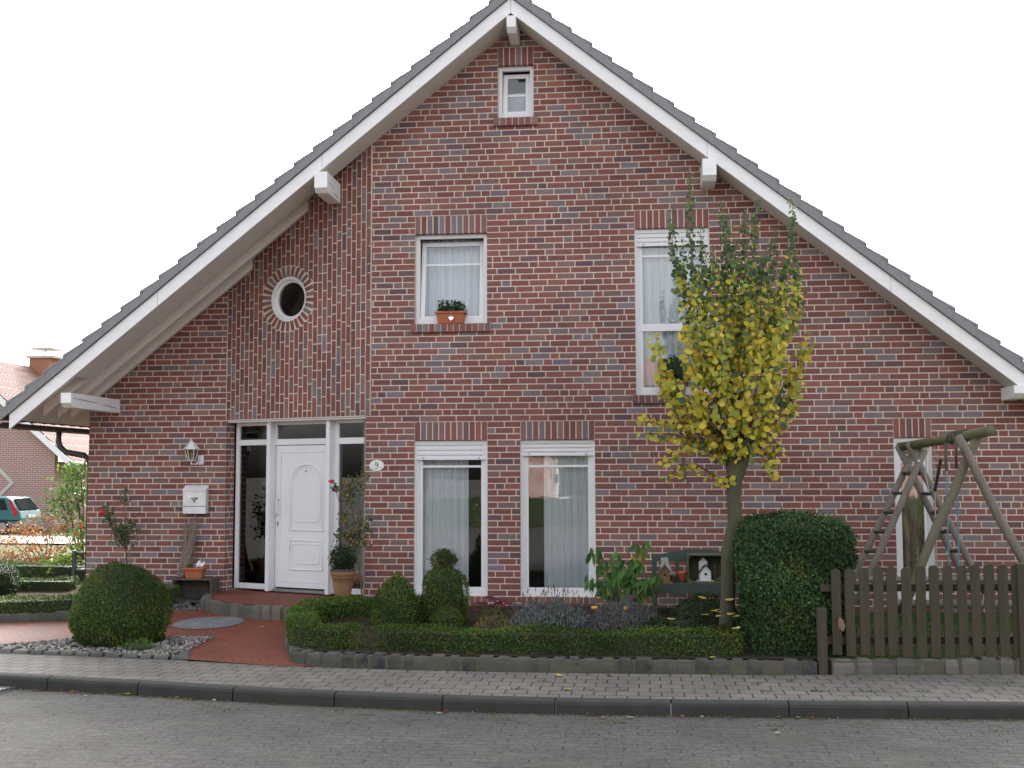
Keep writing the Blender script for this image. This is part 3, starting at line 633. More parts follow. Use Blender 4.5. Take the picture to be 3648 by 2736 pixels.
# gutters and downpipe
gl_ = MB(); gx = RX-EX-.17; gz = RZ-SL*(EX+.12)-.06
n = 9
vs = []; 
for y in (YF-.06, YB):
    for r in (.062, .056):
        for k in range(n): t = PI+PI*k/(n-1); vs.append((gx+r*math.cos(t), y, gz+r*math.sin(t)+.03))
fs = [(k, k+1, 2*n+k+1, 2*n+k) for k in range(n-1)]+[(n+k, n+k+1, 3*n+k+1, 3*n+k) for k in range(n-1)]+[tuple(range(n))]+[tuple(range(2*n, 3*n))]
gl_.add(vs, fs); gl_.box((gx+.05, YF-.0, gz-.01), (gx+.075, YB, gz+.05)); gut = gl_.build('gutter', M['gutter'], house)
dp = MB(); yd = 1.22; wx = -4.60
dp.tube([(gx, yd, gz-.02), (gx, yd, gz-.17), (gx+.04, yd, gz-.26), (gx+.12, yd, gz-.33), (wx-.10, yd, 2.27), (wx-.02, yd, 2.20), (wx, yd, 2.10), (wx, yd, .1)], .045, 10); dp.build('downpipe', M['gutter'], house, smooth=True)
mb = MB(); gx2 = RX+EX+.17; mb.tube([(gx2, YF-.06, gz+.02), (gx2, YB, gz+.02)], .062, 10); mb.build('gutter', M['gutter'], house)

# landing in front of the door: paved top, cobble edging
LAND = [(-2.40, .86), (-2.38, .45), (-2.22, .02), (-1.9, -.38), (-1.45, -.70), (-.9, -.90), (-.3, -.98), (.25, -.85), (.30, -.01), (-.04, -.01), (-.04, .02), (.15, .3), (-2.2, 1.25)]
mb = MB(); mb.prism(LAND, -.0, .0, lambda a, b, c: (a, c, .268)); mb = MB(); mb.add([(x, y, .268) for x, y in LAND], [tuple(range(len(LAND)))]); land = mb.build('landing', M['path']); tag(land, kind='structure')
if land.data.polygons[0].normal.z < 0: land.data.flip_normals()

# ------------------------------------------------------------------ cobble edgings
SC = [(.075, .075, .078), (.11, .11, .11), (.16, .15, .14), (.05, .05, .058), (.13, .12, .115)]
def cobbles(name, label, pts, z0f, z1, w=.15, depth=.14, var=.012, group=None, pal=SC, tall=1, joint=True):
    root = thing(name, label, 'stone edging', (*pts[0], 0), group); mb = MB(); jm = MB()
    P = [Vector((*p, 0)) for p in pts]; seg = [(b-a).length for a, b in zip(P, P[1:])]; tot = sum(seg)
    def pos(s):
        for a, b, l in zip(P, P[1:], seg):
            if s <= l: return a+(b-a)*(s/l), (b-a).normalized()
            s -= l
        return P[-1], (P[-1]-P[-2]).normalized()
    s = 0
    while s < tot-.03:
        ww = w*rnd.uniform(.8, 1.25); p, t = pos(min(s+ww/2, tot)); nrm = Vector((t.y, -t.x, 0)); zb_ = z0f(p.y)-.04; zt = z1(p.y)+rnd.uniform(-var, var)
        hw, hd_ = ww/2-.013, depth/2*rnd.uniform(.9, 1.05); out = rnd.uniform(-.008, .008); kc = rnd.uniform(.75, 1.25); c = tuple(x*kc for x in rnd.choice(pal)); tp = rnd.uniform(.8, .92)
        vs = []
        for z, k in ((zb_, .95), (zb_+(zt-zb_)*.72, 1), (zt-.006, tp), (zt, tp*.75)):
            for a, b in ((-1, -1), (1, -1), (1, 1), (-1, 1)): vs.append(p+t*(a*hw*k*rnd.uniform(.95, 1))+nrm*(b*hd_*k+out)+Vector((0, 0, z+rnd.uniform(-.004, .004))))
        fs = [(4*i+j, 4*i+(j+1) % 4, 4*i+4+(j+1) % 4, 4*i+4+j) for i in range(3) for j in range(4)]+[(12, 13, 14, 15)]
        mb.add(vs, fs, c)
        s += ww
    bevel(mb.build('stones', M['stone'], root, color=True), .008)
    if joint:
        n = max(4, int(tot/.15)); prev = None
        for i in range(n+1):
            p, t = pos(tot*i/n); nrm = Vector((t.y, -t.x, 0)); cur = (p+nrm*(depth/2-.010), p-nrm*(depth/2-.03), z0f(p.y)-.04, z1(p.y)-.016)
            if prev:
                a, b, z0, z1_ = prev; c_, d_, z2, z3 = cur
                vs = [(a.x, a.y, z0), (b.x, b.y, z0), (b.x, b.y, z1_), (a.x, a.y, z1_), (c_.x, c_.y, z2), (d_.x, d_.y, z2), (d_.x, d_.y, z3), (c_.x, c_.y, z3)]
                jm.add(vs, [(0, 4, 7, 3), (3, 7, 6, 2), (1, 2, 6, 5)])
            prev = cur
        jm.build('joint_mortar', M['joint'], root)
    return root
cobbles('stone_edging', 'curved row of rounded cobbles edging the red landing at the front door', [(-2.42, .85), (-2.42, .45), (-2.27, -.02), (-1.95, -.43), (-1.48, -.76), (-.92, -.96), (-.3, -1.04), (.25, -.92)], h, lambda y: .275, w=.17, depth=.13, pal=[(.1, .09, .09), (.14, .13, .12), (.16, .12, .10), (.06, .06, .065)])
cobbles('stone_edging', 'mossy dark cobbles edging the front bed along the pavement, from path to fence post', [(-.42, -1.75), (-.40, -2.1), (-.22, -2.75), (-.02, -3.25), (.12, -3.66), (.3, -3.80), (1.5, -3.93), (3, -3.97), (4.5, -3.92), (5.42, -3.86)], lambda y: -.02, lambda y: .135, w=.165, depth=.15, pal=[(.035, .035, .037), (.05, .05, .048), (.065, .06, .055), (.025, .025, .03), (.055, .055, .045)])
cobbles('stone_edging', 'larger grey brown cobbles along the foot of the picket fence', [(5.56, -3.84), (6.5, -3.74), (7.7, -3.56), (9, -3.4), (13, -2.92)], lambda y: -.02, lambda y: .145, w=.2, depth=.16, pal=[(.13, .115, .105), (.16, .14, .125), (.11, .1, .095)])
cobbles('stone_edging', 'dark cobbles under the long low box hedge on the left', [(-9, -.75), (-6.5, -1.45), (-4.6, -1.36), (-3.7, -1.05), (-3.2, -.6), (-2.85, .1)], lambda y: 0, lambda y: .19, w=.22, depth=.12, pal=[(.05, .05, .048), (.07, .065, .06)])
cobbles('stone_edging', 'low flat cobbles around the tip of the gravel bed', [(-2.3, -2.2), (-1.75, -2.28), (-1.45, -2.52), (-1.36, -2.9), (-1.22, -3.35), (-1.17, -3.55), (-1.4, -3.57), (-2.4, -3.42), (-3.3, -3.28), (-4.2, -3.2)], lambda y: -.02, lambda y: .045, w=.2, depth=.12, var=.006, joint=False, pal=[(.12, .12, .12), (.17, .16, .155), (.08, .08, .085)])

# ------------------------------------------------------------------ clipped box bushes and hedges
GBOX = [(.075, .135, .022), (.048, .10, .02), (.125, .17, .03), (.038, .08, .022), (.15, .14, .035)]
WBOX = [.35, .3, .15, .15, .05]
def lump(P, k=5, a=.02):
    return a*(np.sin(P[:, 0]*k+1.3)*np.cos(P[:, 1]*k*1.1+.7)+np.sin(P[:, 2]*k*1.3+P[:, 0]*k*.7))+a*.6*np.sin(P[:, 0]*k*2.7+P[:, 2]*k*3.1)*np.cos(P[:, 1]*k*2.3)
def tint(c, P):      # fresher and browner patches of growth
    f = lump(P, 4.3, 1.0); g2 = lump(P+7.7, 9.0, 1.0)
    c = c*(1+.22*f)[:, None]; m = (g2 > 1.15)[:, None]; return np.where(m, c*np.array([1.45, 1.05, .9]), c)
def bush(name, label, cat, x, y, z0, prof, n, size=.022, cols=GBOX, w=WBOX, group=None, sq=2.0, fuzz=.02, bump=.016, sx=1, sy=1, root=None, p=2):
    """prof: [(z, r)...] from foot to top, leaves scattered over the surface in a thin layer"""
    root = root or thing(name, label, cat, (x, y, z0), group)
    zs = np.array([p[0] for p in prof]); rs = np.array([p[1] for p in prof])
    zz_ = np.linspace(zs[0], zs[-1], 300); rr_ = np.interp(zz_, zs, rs); dr = np.gradient(rr_, zz_); ar = (rr_+.01)*np.sqrt(1+dr**2); cdf = np.cumsum(ar)/ar.sum()
    q = rng.random(n); z = np.interp(q, cdf, zz_); r = np.interp(z, zz_, rr_); sl_ = np.interp(z, zz_, dr); th = rng.uniform(0, 2*PI, n)
    c, s = np.cos(th), np.sin(th); kp = 1/(np.abs(c)**p+np.abs(s)**p)**(1/p); r = r*kp; c0, s0 = c, s
    if p > 2: c, s = np.sign(c)*np.abs(c)**(p-1), np.sign(s)*np.abs(s)**(p-1)
    N = np.stack([c, s, -sl_], 1); N /= np.linalg.norm(N, axis=1)[:, None]
    c, s = c0, s0; P = np.stack([x+r*c*sx, y+r*s*sy, z0+z], 1); P += N*(lump(P, 7, bump)-np.abs(rng.normal(0, fuzz, n))+fuzz*.7+(rng.random(n) < .05)*rng.uniform(0, fuzz*2.4, n))[:, None]
    leaves('foliage', P, N, size*rng.uniform(.7, 1.3, n), tint(palette(n, cols, w), P), M['leaf'], root, OVAL)
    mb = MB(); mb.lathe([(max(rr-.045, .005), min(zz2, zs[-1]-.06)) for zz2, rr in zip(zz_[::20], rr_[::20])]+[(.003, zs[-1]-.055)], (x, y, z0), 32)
    mb.v = [(x+(a-x)*sx/(abs(math.cos(math.atan2(b-y, a-x)))**p+abs(math.sin(math.atan2(b-y, a-x)))**p)**(1/p), y+(b-y)*sy/(abs(math.cos(math.atan2(b-y, a-x)))**p+abs(math.sin(math.atan2(b-y, a-x)))**p)**(1/p), c) for a, b, c in mb.v]; mb.build('twigs', M['core'], root)  # this twigs mesh is a solid core, put in to stop light passing through
    return root
def hedge(name, label, pts, w, hh, n, z0f, cols=GBOX, wts=WBOX, size=.022, bump=.016, group=None, gaps=(), cat='hedge'):
    P = [Vector((*p, 0)) for p in pts]; seg = [(b-a).length for a, b in zip(P, P[1:])]; tot = sum(seg); root = thing(name, label, cat, (*pts[0], z0f(pts[0][1])), group)
    cum = np.concatenate([[0], np.cumsum(seg)]); PX = np.array([p.x for p in P]); PY = np.array([p.y for p in P])
    s = rng.uniform(0, tot, n)
    for g0, g1 in gaps: s = s[(s < g0) | (s > g1)]
    n = len(s); x = np.interp(s, cum, PX); y = np.interp(s, cum, PY); e = .02; tx = np.interp(s+e, cum, PX)-np.interp(s-e, cum, PX); ty = np.interp(s+e, cum, PY)-np.interp(s-e, cum, PY); l = np.hypot(tx, ty)+1e-9; tx /= l; ty /= l; nx, ny = ty, -tx
    # rounded-box section: perimeter parameter
    per = rng.random(n); sw = hh/(2*hh+w); side = np.where(per < sw, 1, np.where(per < 2*sw, -1, 0)); v = rng.random(n)
    off = np.where(side == 0, (v-.5)*w, side*w/2); zz2 = np.where(side == 0, hh, v*hh)
    ee = np.sign(off)*np.maximum(0, np.abs(off)-(w/2-.06))/.06; ez = np.maximum(0, zz2-(hh-.06))/.06
    rr = np.sqrt(ee**2+ez**2); k = np.where(rr > 1, 1/rr, 1); off = np.where(rr > 1, np.sign(off)*(w/2-.06)+ee*k*.06, off); zz2 = np.where(rr > 1, hh-.06+ez*k*.06, zz2)
    N = np.stack([nx*np.where(side == 0, ee, side), ny*np.where(side == 0, ee, side), np.where(side == 0, 1., ez)], 1); N /= np.linalg.norm(N, axis=1)[:, None]+1e-9
    zb_ = np.array([z0f(q) for q in y]); C = np.stack([x+nx*off, y+ny*off, zb_+zz2], 1)
    endc = ((s < .04) | (s > tot-.04)); C += N*(lump(C, 6, bump)-np.abs(rng.normal(0, .02, n))+.012)[:, None]
    leaves('foliage', C, N, size*rng.uniform(.7, 1.3, n), tint(palette(n, cols, wts), C), M['leaf'], root, OVAL)
    # end caps
    for sgn, i in ((-1, 0), (1, -1)):
        m = int(n*w*hh/(tot*(2*hh+w)))+20; t = (P[1]-P[0]).normalized() if i == 0 else (P[-1]-P[-2]).normalized(); a = P[i]; q = rng.uniform(-.5, .5, m)*w*.95; zq = rng.uniform(0, hh*.97, m)
        C = np.stack([a.x+t.y*q+t.x*sgn*.0, a.y-t.x*q+t.y*sgn*.0, z0f(a.y)+zq], 1); NN = np.tile([t.x*sgn, t.y*sgn, .1], (m, 1)); C += NN*rng.uniform(-.01, .03, m)[:, None]
        leaves('foliage', C, NN, size, palette(m, cols, wts), M['leaf'], root, OVAL)
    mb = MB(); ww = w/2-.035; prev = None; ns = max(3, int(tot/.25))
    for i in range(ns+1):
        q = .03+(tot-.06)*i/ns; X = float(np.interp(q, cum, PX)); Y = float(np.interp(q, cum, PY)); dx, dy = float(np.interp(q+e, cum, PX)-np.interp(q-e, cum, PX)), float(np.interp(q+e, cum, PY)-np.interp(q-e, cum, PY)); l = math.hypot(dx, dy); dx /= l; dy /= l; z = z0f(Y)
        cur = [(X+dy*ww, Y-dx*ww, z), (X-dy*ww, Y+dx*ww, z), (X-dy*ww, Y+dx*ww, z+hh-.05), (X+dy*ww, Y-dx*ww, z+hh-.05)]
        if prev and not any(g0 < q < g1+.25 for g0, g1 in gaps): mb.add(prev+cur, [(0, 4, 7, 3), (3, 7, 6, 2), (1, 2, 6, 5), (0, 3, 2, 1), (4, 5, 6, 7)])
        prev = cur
    mb.build('twigs', M['core'], root); return root  # twigs here: closed box inside the hedge, added to block light
hb = lambda y: .10+.02*(y+4)+.02
bush('box_ball', 'big clipped box ball standing in the gravel bed by the pavement', 'bush', -2.27, -2.70, .02, [(0, .40), (.08, .48), (.25, .535), (.42, .54), (.58, .50), (.73, .41), (.85, .27), (.91, .14), (.94, .02)], 19000, .021)
bush('box_cone', 'clipped box cone in the front bed, left of the ground floor windows', 'bush', .84, -2.0, .12, [(0, .25), (.12, .30), (.30, .27), (.48, .19), (.60, .12), (.67, .05), (.69, .01)], 6500, .021)
tp = bush('topiary', 'two tier box topiary with a small ball on top, before the left tall window', 'bush', 1.375, -1.8, .12, [(0, .24), (.12, .275), (.40, .275), (.58, .255), (.66, .20), (.72, .10), (.735, .02)], 7000, .021)
bush('', '', '', 1.375, -1.8, .80, [(0, .04), (.05, .10), (.13, .15), (.2, .14), (.27, .06), (.29, .01)], 1900, .022, cols=[(.09, .12, .035), (.06, .10, .03), (.11, .13, .04)], w=None, root=tp, bump=.02)
bush('box_ball', 'small box ball tucked at the foot of the two tier topiary', 'bush', 1.50, -2.33, .13, [(0, .15), (.08, .185), (.2, .18), (.28, .11), (.32, .02)], 2600, .02)
hedge('box_hedge', 'low clipped box hedge along the front bed above the cobbles', [(-.25, -1.55), (-.28, -2.1), (-.08, -2.75), (.12, -3.28), (.42, -3.50), (1.5, -3.60), (3, -3.64), (4.7, -3.58)], .30, .24, 22000, hb, gaps=((2.55, 2.68),), bump=.022)
hedge('box_hedge', 'low box hedge curving along the right side of the landing', [(-.22, -1.5), (.05, -1.2), (.5, -1.15), (1.0, -1.3)], .34, .24, 6000, hb, bump=.02)
bush('privet_hedge', 'tall dense dark green hedge block between the ginkgo and the picket fence', 'hedge', 5.33, -2.95, .0, [(0, .50), (.3, .505), (.9, .53), (1.2, .545), (1.36, .545), (1.42, .52), (1.455, .46), (1.47, .3), (1.475, .01)], 50000, .03, cols=[(.045, .095, .038), (.065, .13, .042), (.035, .07, .033), (.10, .17, .055)], w=[.38, .27, .22, .13], fuzz=.03, bump=.03, sy=1.3, p=9)
hedge('box_hedge', 'long low box hedge beside the red path on the far left', [(-9, -.45), (-6.4, -1.1), (-4.6, -1.1), (-3.8, -.85), (-3.3, -.4), (-2.95, .35)], .42, .28, 17000, h, bump=.015)
bush('box_ball', 'low round box bush behind the long hedge at the left edge', 'bush', -6.0, .75, h(.75), [(0, .42), (.2, .5), (.38, .44), (.5, .25), (.55, .02)], 6500, .026, cols=[(.03, .06, .03), (.05, .09, .035)], w=None)
hedge('box_hedge', 'shaded low hedge strip behind the long hedge, next to the house corner', [(-7.2, 1.5), (-5.0, 1.6)], .3, .2, 3500, h)
hedge('box_hedge', 'sunlit low hedge strip further back beside the green bench', [(-8.5, 3.6), (-5.2, 3.2)], .35, .28, 5000, h, cols=[(.09, .15, .03), (.06, .11, .03)], wts=None)

# ------------------------------------------------------------------ ginkgo in autumn colour
GY = -2.6
tree = thing('ginkgo_tree', 'ginkgo tree with yellow and green leaves on a single mossy trunk', 'tree', (4.68, GY, .13))
tk = MB(); TP = [(2590, 2262, .105), (2590, 2210, .088), (2594, 2100, .080), (2595, 1990, .080), (2604, 1935, .088), (2618, 1860, .078), (2614, 1760, .078), (2618, 1690, .092), (2624, 1650, .108), (2624, 1615, .095)]
tpts = [at(x, y, GY) for x, y, r in TP]; tk.tube(tpts, [r for *_, r in TP], 12)
T0 = tpts[-1]
tk.tube([tpts[6], at(2600, 1655, GY), at(2590, 1560, GY-.03), at(2560, 1470, GY-.05), at(2545, 1380, GY-.08)], [.05, .05, .04, .03, .018], 10)
tk.tube([tpts[6], at(2650, 1650, GY), at(2672, 1570, GY+.02), at(2715, 1530, GY+.02), at(2750, 1470, GY), at(2790, 1380, GY)], [.05, .05, .045, .035, .027, .015], 10)
tk.tube([tpts[7], at(2635, 1570, GY+.06), at(2640, 1480, GY+.1), at(2648, 1380, GY+.1)], [.05, .042, .03, .018], 8)
tk.build('trunk', M['bark'], tree, smooth=True)
tw = MB(); LC = []; LN = []; LU = []; LS = []; LK = []
def leafat(p, s, k, out):
    LC.append(p); LN.append(out); LU.append((out[0]*.5, out[1]*.5, -.55)); LS.append(s); LK.append(k)
GG = [(.06, .11, .055), (.085, .145, .06), (.14, .20, .06)]; GYL = [(.60, .50, .06), (.54, .48, .06), (.66, .55, .08), (.44, .45, .07), (.33, .40, .08), (.60, .44, .04)]
def shoot(p0, p1, bend, n, rad=.009, ysw=4.05, dens=1.7, sz=.047):
    p0, p1 = Vector(p0), Vector(p1); pts = []
    for i in range(n+1):
        t = i/n; e = t**bend; q = Vector((p0.x+(p1.x-p0.x)*(1-(1-t)**bend), p0.y+(p1.y-p0.y)*(1-(1-t)**bend), p0.z+(p1.z-p0.z)*t)); q.x += .02*math.sin(t*9+p1.x*7); q.y += .02*math.sin(t*8+p1.x*5); pts.append(q)
    tw.tube(pts, [rad*(1-.75*i/n) for i in range(n+1)], 5)
    L = (p1-p0).length; m = int(L/.05*dens)
    for i in range(m):
        t = (i+rnd.random())/m
        if t < .10: continue
        f = t*n; a = min(int(f), n-1); q = pts[a].lerp(pts[a+1], f-a)
        for _ in range(4):
            g = rnd.uniform(0, 2*PI); o = Vector((math.cos(g), math.sin(g), rnd.uniform(-.3, .5))); rr = rnd.uniform(.010, .042) if q.z > ysw+.0 else rnd.uniform(.015, .075)
            k = (q.z-ysw)+rnd.gauss(0, .30); green = k > 0 or rnd.random() < .10
            half = -.45 < k < .1
            col = rnd.choice(GG) if green else rnd.choice(GYL[3:5]+GG[2:] if half and rnd.random() < .55 else GYL)
            s = sz*(rnd.uniform(.75, 1.15) if q.z > ysw+.3 else rnd.uniform(1.0, 1.5))*(1 if t < .93 else .6)
            leafat(q+o*rr, s, col, (o.x, o.y-.6, .25))
TIPS = [(2452, 618, .0), (2395, 745, -.15), (2490, 800, .2), (2572, 715, .1), (2597, 760, -.2), (2656, 742, .25), (2695, 695, -.05), (2757, 815, .15), (2821, 702, 0), (2540, 870, -.25), (2430, 850, .2), (2625, 860, .3), (2725, 880, -.2), (2835, 880, -.15), (2510, 900, .3), (2670, 930, -.3), (2780, 960, .3), (2845, 1010, .15), (2475, 960, -.3), (2590, 990, .35)]
for (x, y, dy) in TIPS:
    tip = at(x, y, GY+dy); fx = (x-2640)/200
    st = at(2625+fx*75, 1500-rnd.uniform(0, 130), GY+dy*.5)
    tw.tube([T0+Vector((fx*.05, 0, -.05)), T0.lerp(st, .5)+Vector((fx*.06, dy*.1, 0)), st], [.022, .016, .011], 6)
    shoot(st, tip, 1.7, 12)
# shorter side shoots
for (x, y, bx, by, dy) in ((2340, 1180, 2450, 1560, -.25), (2365, 1330, 2500, 1600, .3), (2870, 1180, 2790, 1480, .2), (2855, 1350, 2760, 1540, -.25), (2560, 1150, 2600, 1500, -.5), (2700, 1180, 2680, 1500, -.5), (2620, 1080, 2640, 1460, .5), (2440, 1150, 2520, 1500, -.45), (2780, 1130, 2730, 1480, -.45), (2410, 1350, 2520, 1590, -.4), (2740, 1300, 2700, 1560, -.5), (2650, 1330, 2640, 1560, -.55), (2560, 1330, 2590, 1580, -.55), (2480, 1260, 2560, 1560, .5), (2830, 1250, 2750, 1530, .4), (2590, 1420, 2620, 1640, -.4), (2680, 1440, 2650, 1640, -.4), (2750, 1450, 2690, 1620, -.3), (2480, 1450, 2580, 1620, -.35)):
    shoot(at(bx, by, GY+dy*.4), at(x, y, GY+dy), 1.5, 8, .008, dens=1.0, sz=.062); tw.tube([T0, at(bx, by, GY+dy*.4)], [.018, .009], 5)
# low side branches, drooping to the left and right
for pts, dn in (([(2600, 1600), (2500, 1500), (2420, 1512), (2350, 1500), (2285, 1480)], 1.8), ([(2605, 1620), (2520, 1570), (2440, 1560), (2380, 1545), (2300, 1545)], 1.8), ([(2590, 1725), (2540, 1690), (2480, 1655), (2420, 1655), (2375, 1710)], .9), ([(2600, 1640), (2530, 1610), (2440, 1580), (2360, 1640)], 1.2), ([(2660, 1600), (2710, 1590), (2740, 1640), (2752, 1700)], 1.5), ([(2670, 1590), (2735, 1540), (2770, 1590), (2755, 1650)], 1.3), ([(2600, 1600), (2540, 1540), (2480, 1450), (2400, 1400), (2345, 1400)], 1.6), ([(2600, 1580), (2520, 1500), (2430, 1450), (2360, 1300)], 1.4), ([(2610, 1660), (2590, 1700), (2600, 1690)], .8)):
    dy = rnd.uniform(-.4, .1); P3 = [at(x, y, GY+dy*i/len(pts)) for i, (x, y) in enumerate(pts)]; tw.tube(P3, [.018*(1-.7*i/len(P3)) for i in range(len(P3))], 6)
    for a, b in zip(P3, P3[1:]):
        for i in range(int((b-a).length/.05*dn*3.6)):
            q = a.lerp(b, rnd.random()); g = rnd.uniform(0, 2*PI); o = Vector((math.cos(g), math.sin(g), rnd.uniform(-.9, .35))); col = rnd.choice(GYL) if rnd.random() < .86 else rnd.choice(GG)
            leafat(q+o*rnd.uniform(.02, .08), rnd.uniform(.045, .075), col, (o.x, o.y-.6, .3))
for i in range(280):    # short spurs filling the dense middle of the crown
    x = rnd.gauss(2610, 100); y = rnd.uniform(1230, 1640); x = 2620+(x-2620)*(1-max(0, (y-1400))/380); q = at(x, y, GY+rnd.uniform(-.4, .25)); g = rnd.uniform(0, 2*PI); o = Vector((math.cos(g), math.sin(g), rnd.uniform(-.5, .5)))
    leafat(q, rnd.uniform(.045, .075), rnd.choice(GYL) if rnd.random() < .85 else rnd.choice(GG), (o.x, o.y-.7, .3))
tw.build('branches', M['twig'], tree, smooth=True)
C = np.array(LC); leaves('foliage', C, np.array(LN), np.array(LS), np.array(LK)*rng.uniform(.8, 1.15, (len(C), 1)), M['leafy'], tree, FAN, up=np.array(LU), fold=.25, jit=.45)
# an ornament of dark twisted wood hanging under the left branch
hg = MB(); hg.tube([at(2434, 1630, GY-.2), at(2436, 1665, GY-.2), at(2442, 1690, GY-.2), at(2440, 1700, GY-.2), at(2452, 1724, GY-.2)], [.02, .014, .022, .012, .008], 7); tag(hg.build('hanging_ornament', M['twig']), 'dark twisted cone ornament hanging from a low ginkgo branch', 'ornament')

# ------------------------------------------------------------------ picket fence
fence = thing('picket_fence', 'weathered wooden picket fence with rounded tops at the right', 'fence', (5.45, -3.75, 0))
FY0 = lambda x: -3.75+max(0, x-6.5)*.12
mb0 = at(2930, 2395, -3.86); 
bevel(MB().box((mb0.x-.045, -3.93, -.03), (mb0.x+.045, -3.84, .64)).build('post', M['oldwood'], fence), .006)
xr = at(3638, 2100, -3.62).x; bevel(MB().box((xr-.055, FY0(xr)-.07, -.02), (xr+.055, FY0(xr)+.04, 1.07)).build('post', M['oldwood'], fence), .01)
for z in (.30, .82): MB().beam((mb0.x+.02, -3.72, z), (13, FY0(13)+.035, z), .035, .07).build('rail', M['oldwood'], fence)
px0 = at(2981, 2200, -3.77).x; xx = px0; i = 0
pitch = (at(3632, 2200, -3.7).x-px0)/13
while xx < 13:
    y = FY0(xx)-.012; w = .092*rnd.uniform(.95, 1.05); top = 1.02+rnd.uniform(-.012, .012)+(xx-5.6)*.02; b = .165+rnd.uniform(-.01, .01); tl = rnd.uniform(-.006, .006)
    pl = [(xx-w/2, b), (xx+w/2, b), (xx+w/2+tl, top-w*.32)]+[(xx+tl+w/2*math.cos(t), top-w*.38+w*.40*math.sin(t)) for t in np.linspace(.15, PI-.15, 7)]+[(xx-w/2+tl, top-w*.32)]
    if not (abs(xx-xr) < .05):
        bevel(MB().prism(pl, y-.011, y+.011, fr_plain).build('picket', M['oldwood'], fence), .004)
    xx += pitch*rnd.uniform(.99, 1.01); i += 1

# ------------------------------------------------------------------ swing frame and ropes
sw = thing('swing_frame', 'old round timber swing frame with a mossy top beam beside the house', 'swing frame', (7.1, -1.7, .15))
B0 = at(3205, 1592, -.55); B1 = at(3530, 1535, -2.95)
MB().tube([B0, B0.lerp(B1, .5)+Vector((0, 0, -.01)), B1], [.052, .053, .056], 14).build('beam', M['mosspole'], sw, smooth=True)
def c8(x, y, Y): return at(2900+x/2.2126, 1350+y/2.2126, Y)
def pole(pts, r, m='pole', name='leg'):
    a, b = Vector(pts[0]), Vector(pts[-1])
    MB().tube(pts, r, 10).build(name, M[m], sw, smooth=True)
pole([c8(1300, 465, -2.62), c8(1215, 600, -2.62), c8(1100, 900, -2.6), c8(960, 1180, -2.6), c8(790, 1600, -2.6), c8(690, 1850, -2.6)], .05, 'legpole')
pole([c8(1130, 450, -2.75), c8(1200, 570, -2.75), c8(1270, 710, -2.75), c8(1450, 1080, -2.75), c8(1655, 1440, -2.75), c8(1800, 1720, -2.75)], .048)
# ladder of the far end: four legs and rungs
for (a, b, Y) in (((875, 555), (425, 1560), -.95), ((775, 600), (330, 1520), -.62)):
    pole([c8(*a, Y), c8((a[0]+b[0])/2+4, (a[1]+b[1])/2, Y), c8(*b, Y), c8(b[0]-(a[0]-b[0])*.2, b[1]+(b[1]-a[1])*.2, Y)], .042)
for (a, b, Y) in (((740, 500), (1250, 1490), -.95), ((660, 525), (1130, 1460), -.62)):
    pole([c8(*a, Y), c8((a[0]+b[0])/2, (a[1]+b[1])/2, Y), c8(*b, Y), c8(b[0]+(b[0]-a[0])*.2, b[1]+(b[1]-a[1])*.2, Y)], .042)
for i, y in enumerate((745, 900, 1052, 1207, 1360)):
    xa = 775+(330-775)*(y-600)/920; xb = 875+(425-875)*(y-555)/1005
    pole([c8(xa-18, y, -.6), c8(xb+22, y+2, -.97)], .021, name='rung', m='oldwood')
for i, y in enumerate((745, 905, 1055, 1205, 1355)):
    xa = 660+(470)*(y-525)/935; xb = 740+510*(y-500)/990
    pole([c8(xa-14, y, -.6), c8(xb+14, y+2, -.97)], .021, name='rung', m='oldwood')
for x, y, Y in ((1218, 598, -2.70), (745, 657, -.70), (822, 645, -1.02)):
    p = c8(x, y, Y-.04); MB().tube([p, p+Vector((0, -.02, 0))], .018, 10).build('bolt', M['metal'], sw)
def chain(mb, pts, r=.012, step=.035):
    P = [Vector(p) for p in pts]; 
    for a, b in zip(P, P[1:]):
        n = max(1, int((b-a).length/step)); d = (b-a)/n
        for i in range(n):
            c = a+d*(i+.5); sx = r if i % 2 else r*.2; sy = r*.2 if i % 2 else r
            mb.tube([c+Vector((sx*math.cos(t), sy*math.cos(t), d.length*.62*math.sin(t))) for t in np.linspace(0, 2*PI, 8, endpoint=False)], .0035, 4, closed=True)
trz = thing('trapeze', 'dark trapeze bar hanging askew on chains from the mossy beam', 'swing', tuple(c8(960, 540, -1.7)))
t1 = MB(); chain(t1, [c8(885, 545, -1.35), c8(885, 625, -1.35)]); t1.tube([c8(885, 625, -1.35), c8(880, 760, -1.4), c8(905, 875, -1.5), c8(950, 888, -1.7)], .007, 5); t1.build('rope', M['rope'], trz)
t1 = MB(); chain(t1, [c8(950, 525, -1.65), c8(952, 600, -1.65), c8(1000, 628, -1.8)]); t1.tube([c8(945, 640, -1.68), c8(958, 760, -1.7), c8(952, 890, -1.7), c8(968, 1500, -1.7)], .007, 5); t1.build('rope', M['rope'], trz)
MB().tube([c8(1000, 630, -1.8), c8(952, 885, -1.7)], .018, 10).build('bar', M['black'], trz)
bs = thing('rope_swing', 'blue rope swing looped over the beam near its right end', 'swing', tuple(c8(1080, 500, -2.2)))
for pts, m in (([(1038, 500), (1040, 700), (1048, 720)], 'roped'), ([(1046, 700), (1048, 1000), (1062, 1450), (1068, 1640)], 'ropeb'), ([(1118, 480), (1122, 700)], 'roped'), ([(1125, 690), (1130, 1000), (1140, 1400), (1128, 1640)], 'ropeb')):
    Y = -2.1 if pts[0][0] < 1100 else -2.45; MB().tube([c8(x, y, Y) for x, y in pts], .016 if m == 'roped' else .010, 7).build('rope', M[m], bs, smooth=True)
